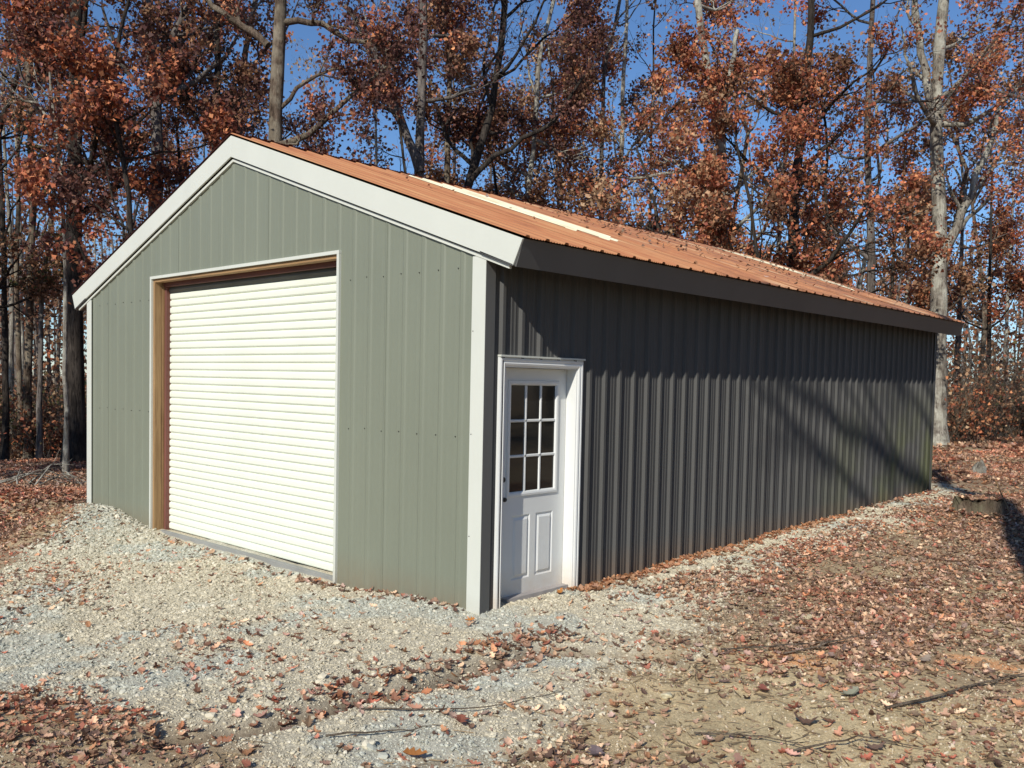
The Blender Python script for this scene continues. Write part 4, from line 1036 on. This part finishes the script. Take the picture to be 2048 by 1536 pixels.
# ------------------------------------------------------------------ small things on the ground
def stump(x, y, r, h, label, seed, jag=.05, bark='bark_grey', taper=.9):
    rr = np.random.default_rng(seed); k = 22; t = empty('tree_stump', (x, y, gz(x, y)-.03)); tag(t, label, 'stump')
    th = np.arange(k)*2*np.pi/k; prof = 1+.16*np.sin(3*th+seed)+.09*np.sin(7*th)+.04*np.sin(11*th)+rr.normal(0, .03, k)
    lv = [(0, 1.35), (.08, 1.12), (.25, 1.0), (.6, .96), (1, taper)]
    V = []
    for (z, s) in lv:
        for i in range(k):
            zt = z*h + (rr.normal(0, jag) if z == 1 else 0); V.append((math.cos(th[i])*r*s*prof[i], math.sin(th[i])*r*s*prof[i], zt))
    Fc = [(a*k+i, a*k+(i+1) % k, (a+1)*k+(i+1) % k, (a+1)*k+i) for a in range(len(lv)-1) for i in range(k)]
    m = MB(); m.v = V; m.f = Fc; m.build('bark_side', M[bark], t, smooth=True)
    m = MB(); top = V[-k:]; c = (0, 0, h*.96); m.v = [(p[0]*.97, p[1]*.97, p[2]+.002) for p in top]+[c]; m.f = [(i, (i+1) % k, k) for i in range(k)]
    m.build('cut_top', M['stump_bark'] if bark != 'bark_pale' else M['bark_pale'], t)
M['stump_bark'] = bark_mat('mossy_stump_bark', (.07, .05, .035), (.22, .17, .12), (.19, .17, .11))
stump(1.42, 8.35, .30, .24, 'wide weathered stump beyond the far end of the side wall gravel', 3, .03, 'stump_bark')
stump(-.25, 15.0, .13, .28, 'small pointed pale broken stump behind the wide stump', 5, .06, 'bark_pale', .35)
# leaning stake
m = MB().cyl(tuple(at(1992, 962, 12.3)), tuple(at(2023, 1036, 11.9)), .012, 6, .009); m.build('wooden_stake', M['lumber'], None, label='thin pale stick leaning beside the wide stump', cat='stick')
# fallen branches
def fallen(pts, r, label, subs=6, bark='twig', seed=0):
    e = np.array([(x, y, gz(x, y)+dz) for x, y, dz in pts], float); sg = np.r_[0, np.cumsum(np.linalg.norm(np.diff(e, axis=0), axis=1))]
    tt = np.linspace(0, sg[-1], 10); ep = np.stack([np.interp(tt, sg, e[:, i]) for i in range(3)], -1); ep[:, :2] += rng.normal(0, .01, (10, 2))
    P1 = ep[None]; D1 = unit(np.gradient(ep, axis=0))[None]; R1 = np.linspace(r, r*.35, 10)[None]
    parts = [tubes(P1, R1, 6)]
    if subs:
        S, d, l, rr_, _ = spawn(P1, D1, R1, subs, .25, .6, lambda n, t: sg[-1]*.35*rng.uniform(.4, 1, n), .6); d[:, 2] = np.abs(d[:, 2])*.25; d = unit(d)
        P2, _d = walk(S, d, l, 5, .15, 0); parts.append(tubes(P2, np.maximum(rr_, .0025)[:, None]*np.linspace(1, .4, 6)[None], 4))
    v, f = merge(parts); obj('fallen_branch', mesh_np('fallen_branch', v, [f], M[bark], True), label=label, cat='branch')
fallen([(1.85, .42, .02), (2.05, .52, .05), (2.22, .75, .06), (2.3, 1.0, .03)], .007, 'forked dry branch lying on the bare dirt left of the orange patch', 8)
fallen([(2.2, .62, .02), (2.42, 1.15, .05), (2.5, 1.5, .03)], .006, 'thin brown branch stretched across the dirt above the orange patch', 6)
fallen([(3.05, .05, .02), (3.2, .5, .03), (3.35, .95, .04), (3.55, 1.5, .05)], .009, 'bare grey stick at the right edge of the dirt', 3)
fallen([(2.45, -.95, .02), (2.75, -.78, .04), (3.0, -.7, .02)], .005, 'short dark twig on the dirt at the bottom of the picture', 3)
fallen([(2.9, -.8, .02), (3.1, -.45, .05), (3.35, -.3, .02)], .006, 'curved dark twig near the bottom right corner', 4)
fallen([(1.0, -1.95, .02), (1.4, -1.5, .03), (1.55, -.9, .02)], .005, 'thin straight twig lying on the gravel right of the little ditch', 1)
fallen([(1.15, -2.3, .02), (1.35, -2.0, .03), (1.42, -1.8, .02)], .006, 'pale split stick among leaves below the ditch', 0)
for i, (u, v_) in enumerate(((60, 940), (85, 930), (105, 935), (130, 945), (40, 950), (110, 925), (75, 948))):
    p = at(u, v_, 17.5); a = rng.uniform(0, 3); l = rng.uniform(.4, .8)
    lab = ['tallest arching grey branch of the brush pile left of the barn', 'middle grey branch of the brush pile', 'grey branch on the right side of the brush pile', 'short branch at the barn side of the brush pile', 'leftmost branch of the brush pile', 'topmost thin branch of the brush pile', 'lowest branch of the brush pile'][i]
    fallen([(p[0]-l*math.cos(a), p[1]-l*math.sin(a), .02), (p[0], p[1], .28+.1*(i % 3)), (p[0]+l*math.cos(a), p[1]+l*math.sin(a), .05)], .018, lab, 4, 'bark_pale')
# single rocks
def rock(x, y, s, c, label, seed):
    import bmesh
    rr = random.Random(seed); bm = bmesh.new(); bmesh.ops.create_icosphere(bm, subdivisions=3, radius=1)
    ph = [rr.uniform(0, 6) for _ in range(6)]
    for v in bm.verts:
        q_ = v.co; f = 1+.16*math.sin(2.3*q_.x*2+ph[0])*math.cos(2*q_.y+ph[1])+.12*math.sin(4*q_.z+ph[2]+3*q_.x)+.05*math.sin(9*q_.y+ph[3])
        v.co = q_*f; v.co.x *= 1.25; v.co.z *= .7
    me = bpy.data.meshes.new('rock'); bm.to_mesh(me); bm.free()
    a = me.color_attributes.new('col', 'FLOAT_COLOR', 'POINT'); a.data.foreach_set('color', np.tile(np.array([*c, 1], np.float32), len(me.vertices)))
    me.materials.append(M['rock'])
    o = obj('rock', me, label=label, cat='rock'); o.location = (x, y, gz(x, y)+s*.35); o.scale = (s, s, s); o.rotation_euler = (rr.uniform(-.3, .3), rr.uniform(-.3, .3), rr.uniform(0, 6))
rock(1.88, 1.77, .036, (.52, .44, .28), 'rounded tan rock among red leaves right of the barn door', 1)
rock(1.94, 1.80, .024, (.5, .45, .3), 'small tan rock touching the rounded tan rock', 2)
rock(2.03, -.54, .030, (.62, .55, .36), 'flat cream rock lying alone on the bare dirt', 3)
rock(1.33, -2.17, .032, (.6, .55, .42), 'pale cream rock among leaves at the bottom of the picture', 4)
rock(.35, -2.05, .022, (.55, .5, .4), 'pale pebble on the leafy gravel below the ditch', 5)
# a few big leaves lying alone on the dirt
def big_leaf(x, y, s, c, lab, seed):
    me = oak_leaf(seed+40, .5); V = len(me.vertices); a = me.color_attributes.new('col', 'FLOAT_COLOR', 'POINT')
    a.data.foreach_set('color', np.tile(np.array([*c, 1], np.float32), V)); me.materials.append(M['leaf'])
    o = obj('fallen_leaf', me, label=lab, cat='leaf'); o.location = (x, y, gz(x, y)+.02); o.scale = (s, s*1.1, s); o.rotation_euler = (rng.normal(0, .2), rng.normal(0, .2), rng.uniform(0, 6))
for i, (u, v_, s, c, lab) in enumerate((
    (1190, 1515, .13, (.26, .2, .2), 'large mauve oak leaf at the bottom centre on the dirt'), (1700, 1410, .12, (.33, .33, .24), 'grey-green oak leaf flat on the dirt below the orange patch'),
    (1850, 1340, .10, (.45, .36, .28), 'pale star-shaped oak leaf right of the orange patch'), (1640, 1350, .09, (.45, .27, .17), 'small tan oak leaf just below the orange patch'),
    (920, 1450, .11, (.32, .12, .08), 'red oak leaf on the gravel beneath the ditch'), (830, 1515, .12, (.42, .18, .06), 'orange curled leaf at the bottom edge left of centre'),
    (1610, 1462, .13, (.24, .15, .11), 'curled brown oak leaf in the lower middle of the dirt'), (1750, 1512, .12, (.3, .2, .15), 'brown oak leaf near the bottom edge right of the twig'),
    (940, 1248, .08, (.55, .22, .06), 'bright orange leaf on bluish stone by the corner trim'), (1120, 1195, .09, (.55, .24, .07), 'orange leaf lying on the entry door sill'),
    (1525, 1397, .09, (.32, .12, .09), 'reddish leaf beside the forked dry branch'))):
    d = FW+RT*(u-PX)/FPX-UP*(v_-PY)/FPX; t = (0.0-CAM[2])/d[2]; p = CAM+d*t; big_leaf(p[0], p[1], s, c, lab, i)
# leaves lying on the roof
n = 330; s_ = rng.uniform(.2, SLEN-.1, n); yy_ = np.where(rng.random(n) < .8, rng.uniform(4.0, 10.8, n), rng.uniform(1.2, 10.8, n)); s_ = s_**1.0*(1-.45*rng.random(n))
P = np.stack([XP+s_*CT+.03*ST, yy_, RZ-s_*ST+.028+.0055*yy_*1.3], -1)
scatter('roof_leaves', P, np.stack([rng.normal(0, .2, n), TH+rng.normal(0, .2, n), rng.uniform(0, 6.28, n)], -1), rng.uniform(.03, .075, n)[:, None]*np.ones((n, 3)), leaf_cols(n)*.8,
        bpy.data.collections['leaf_shape'], 7, M['litter'], label='dead leaves scattered on the far half of the orange roof')
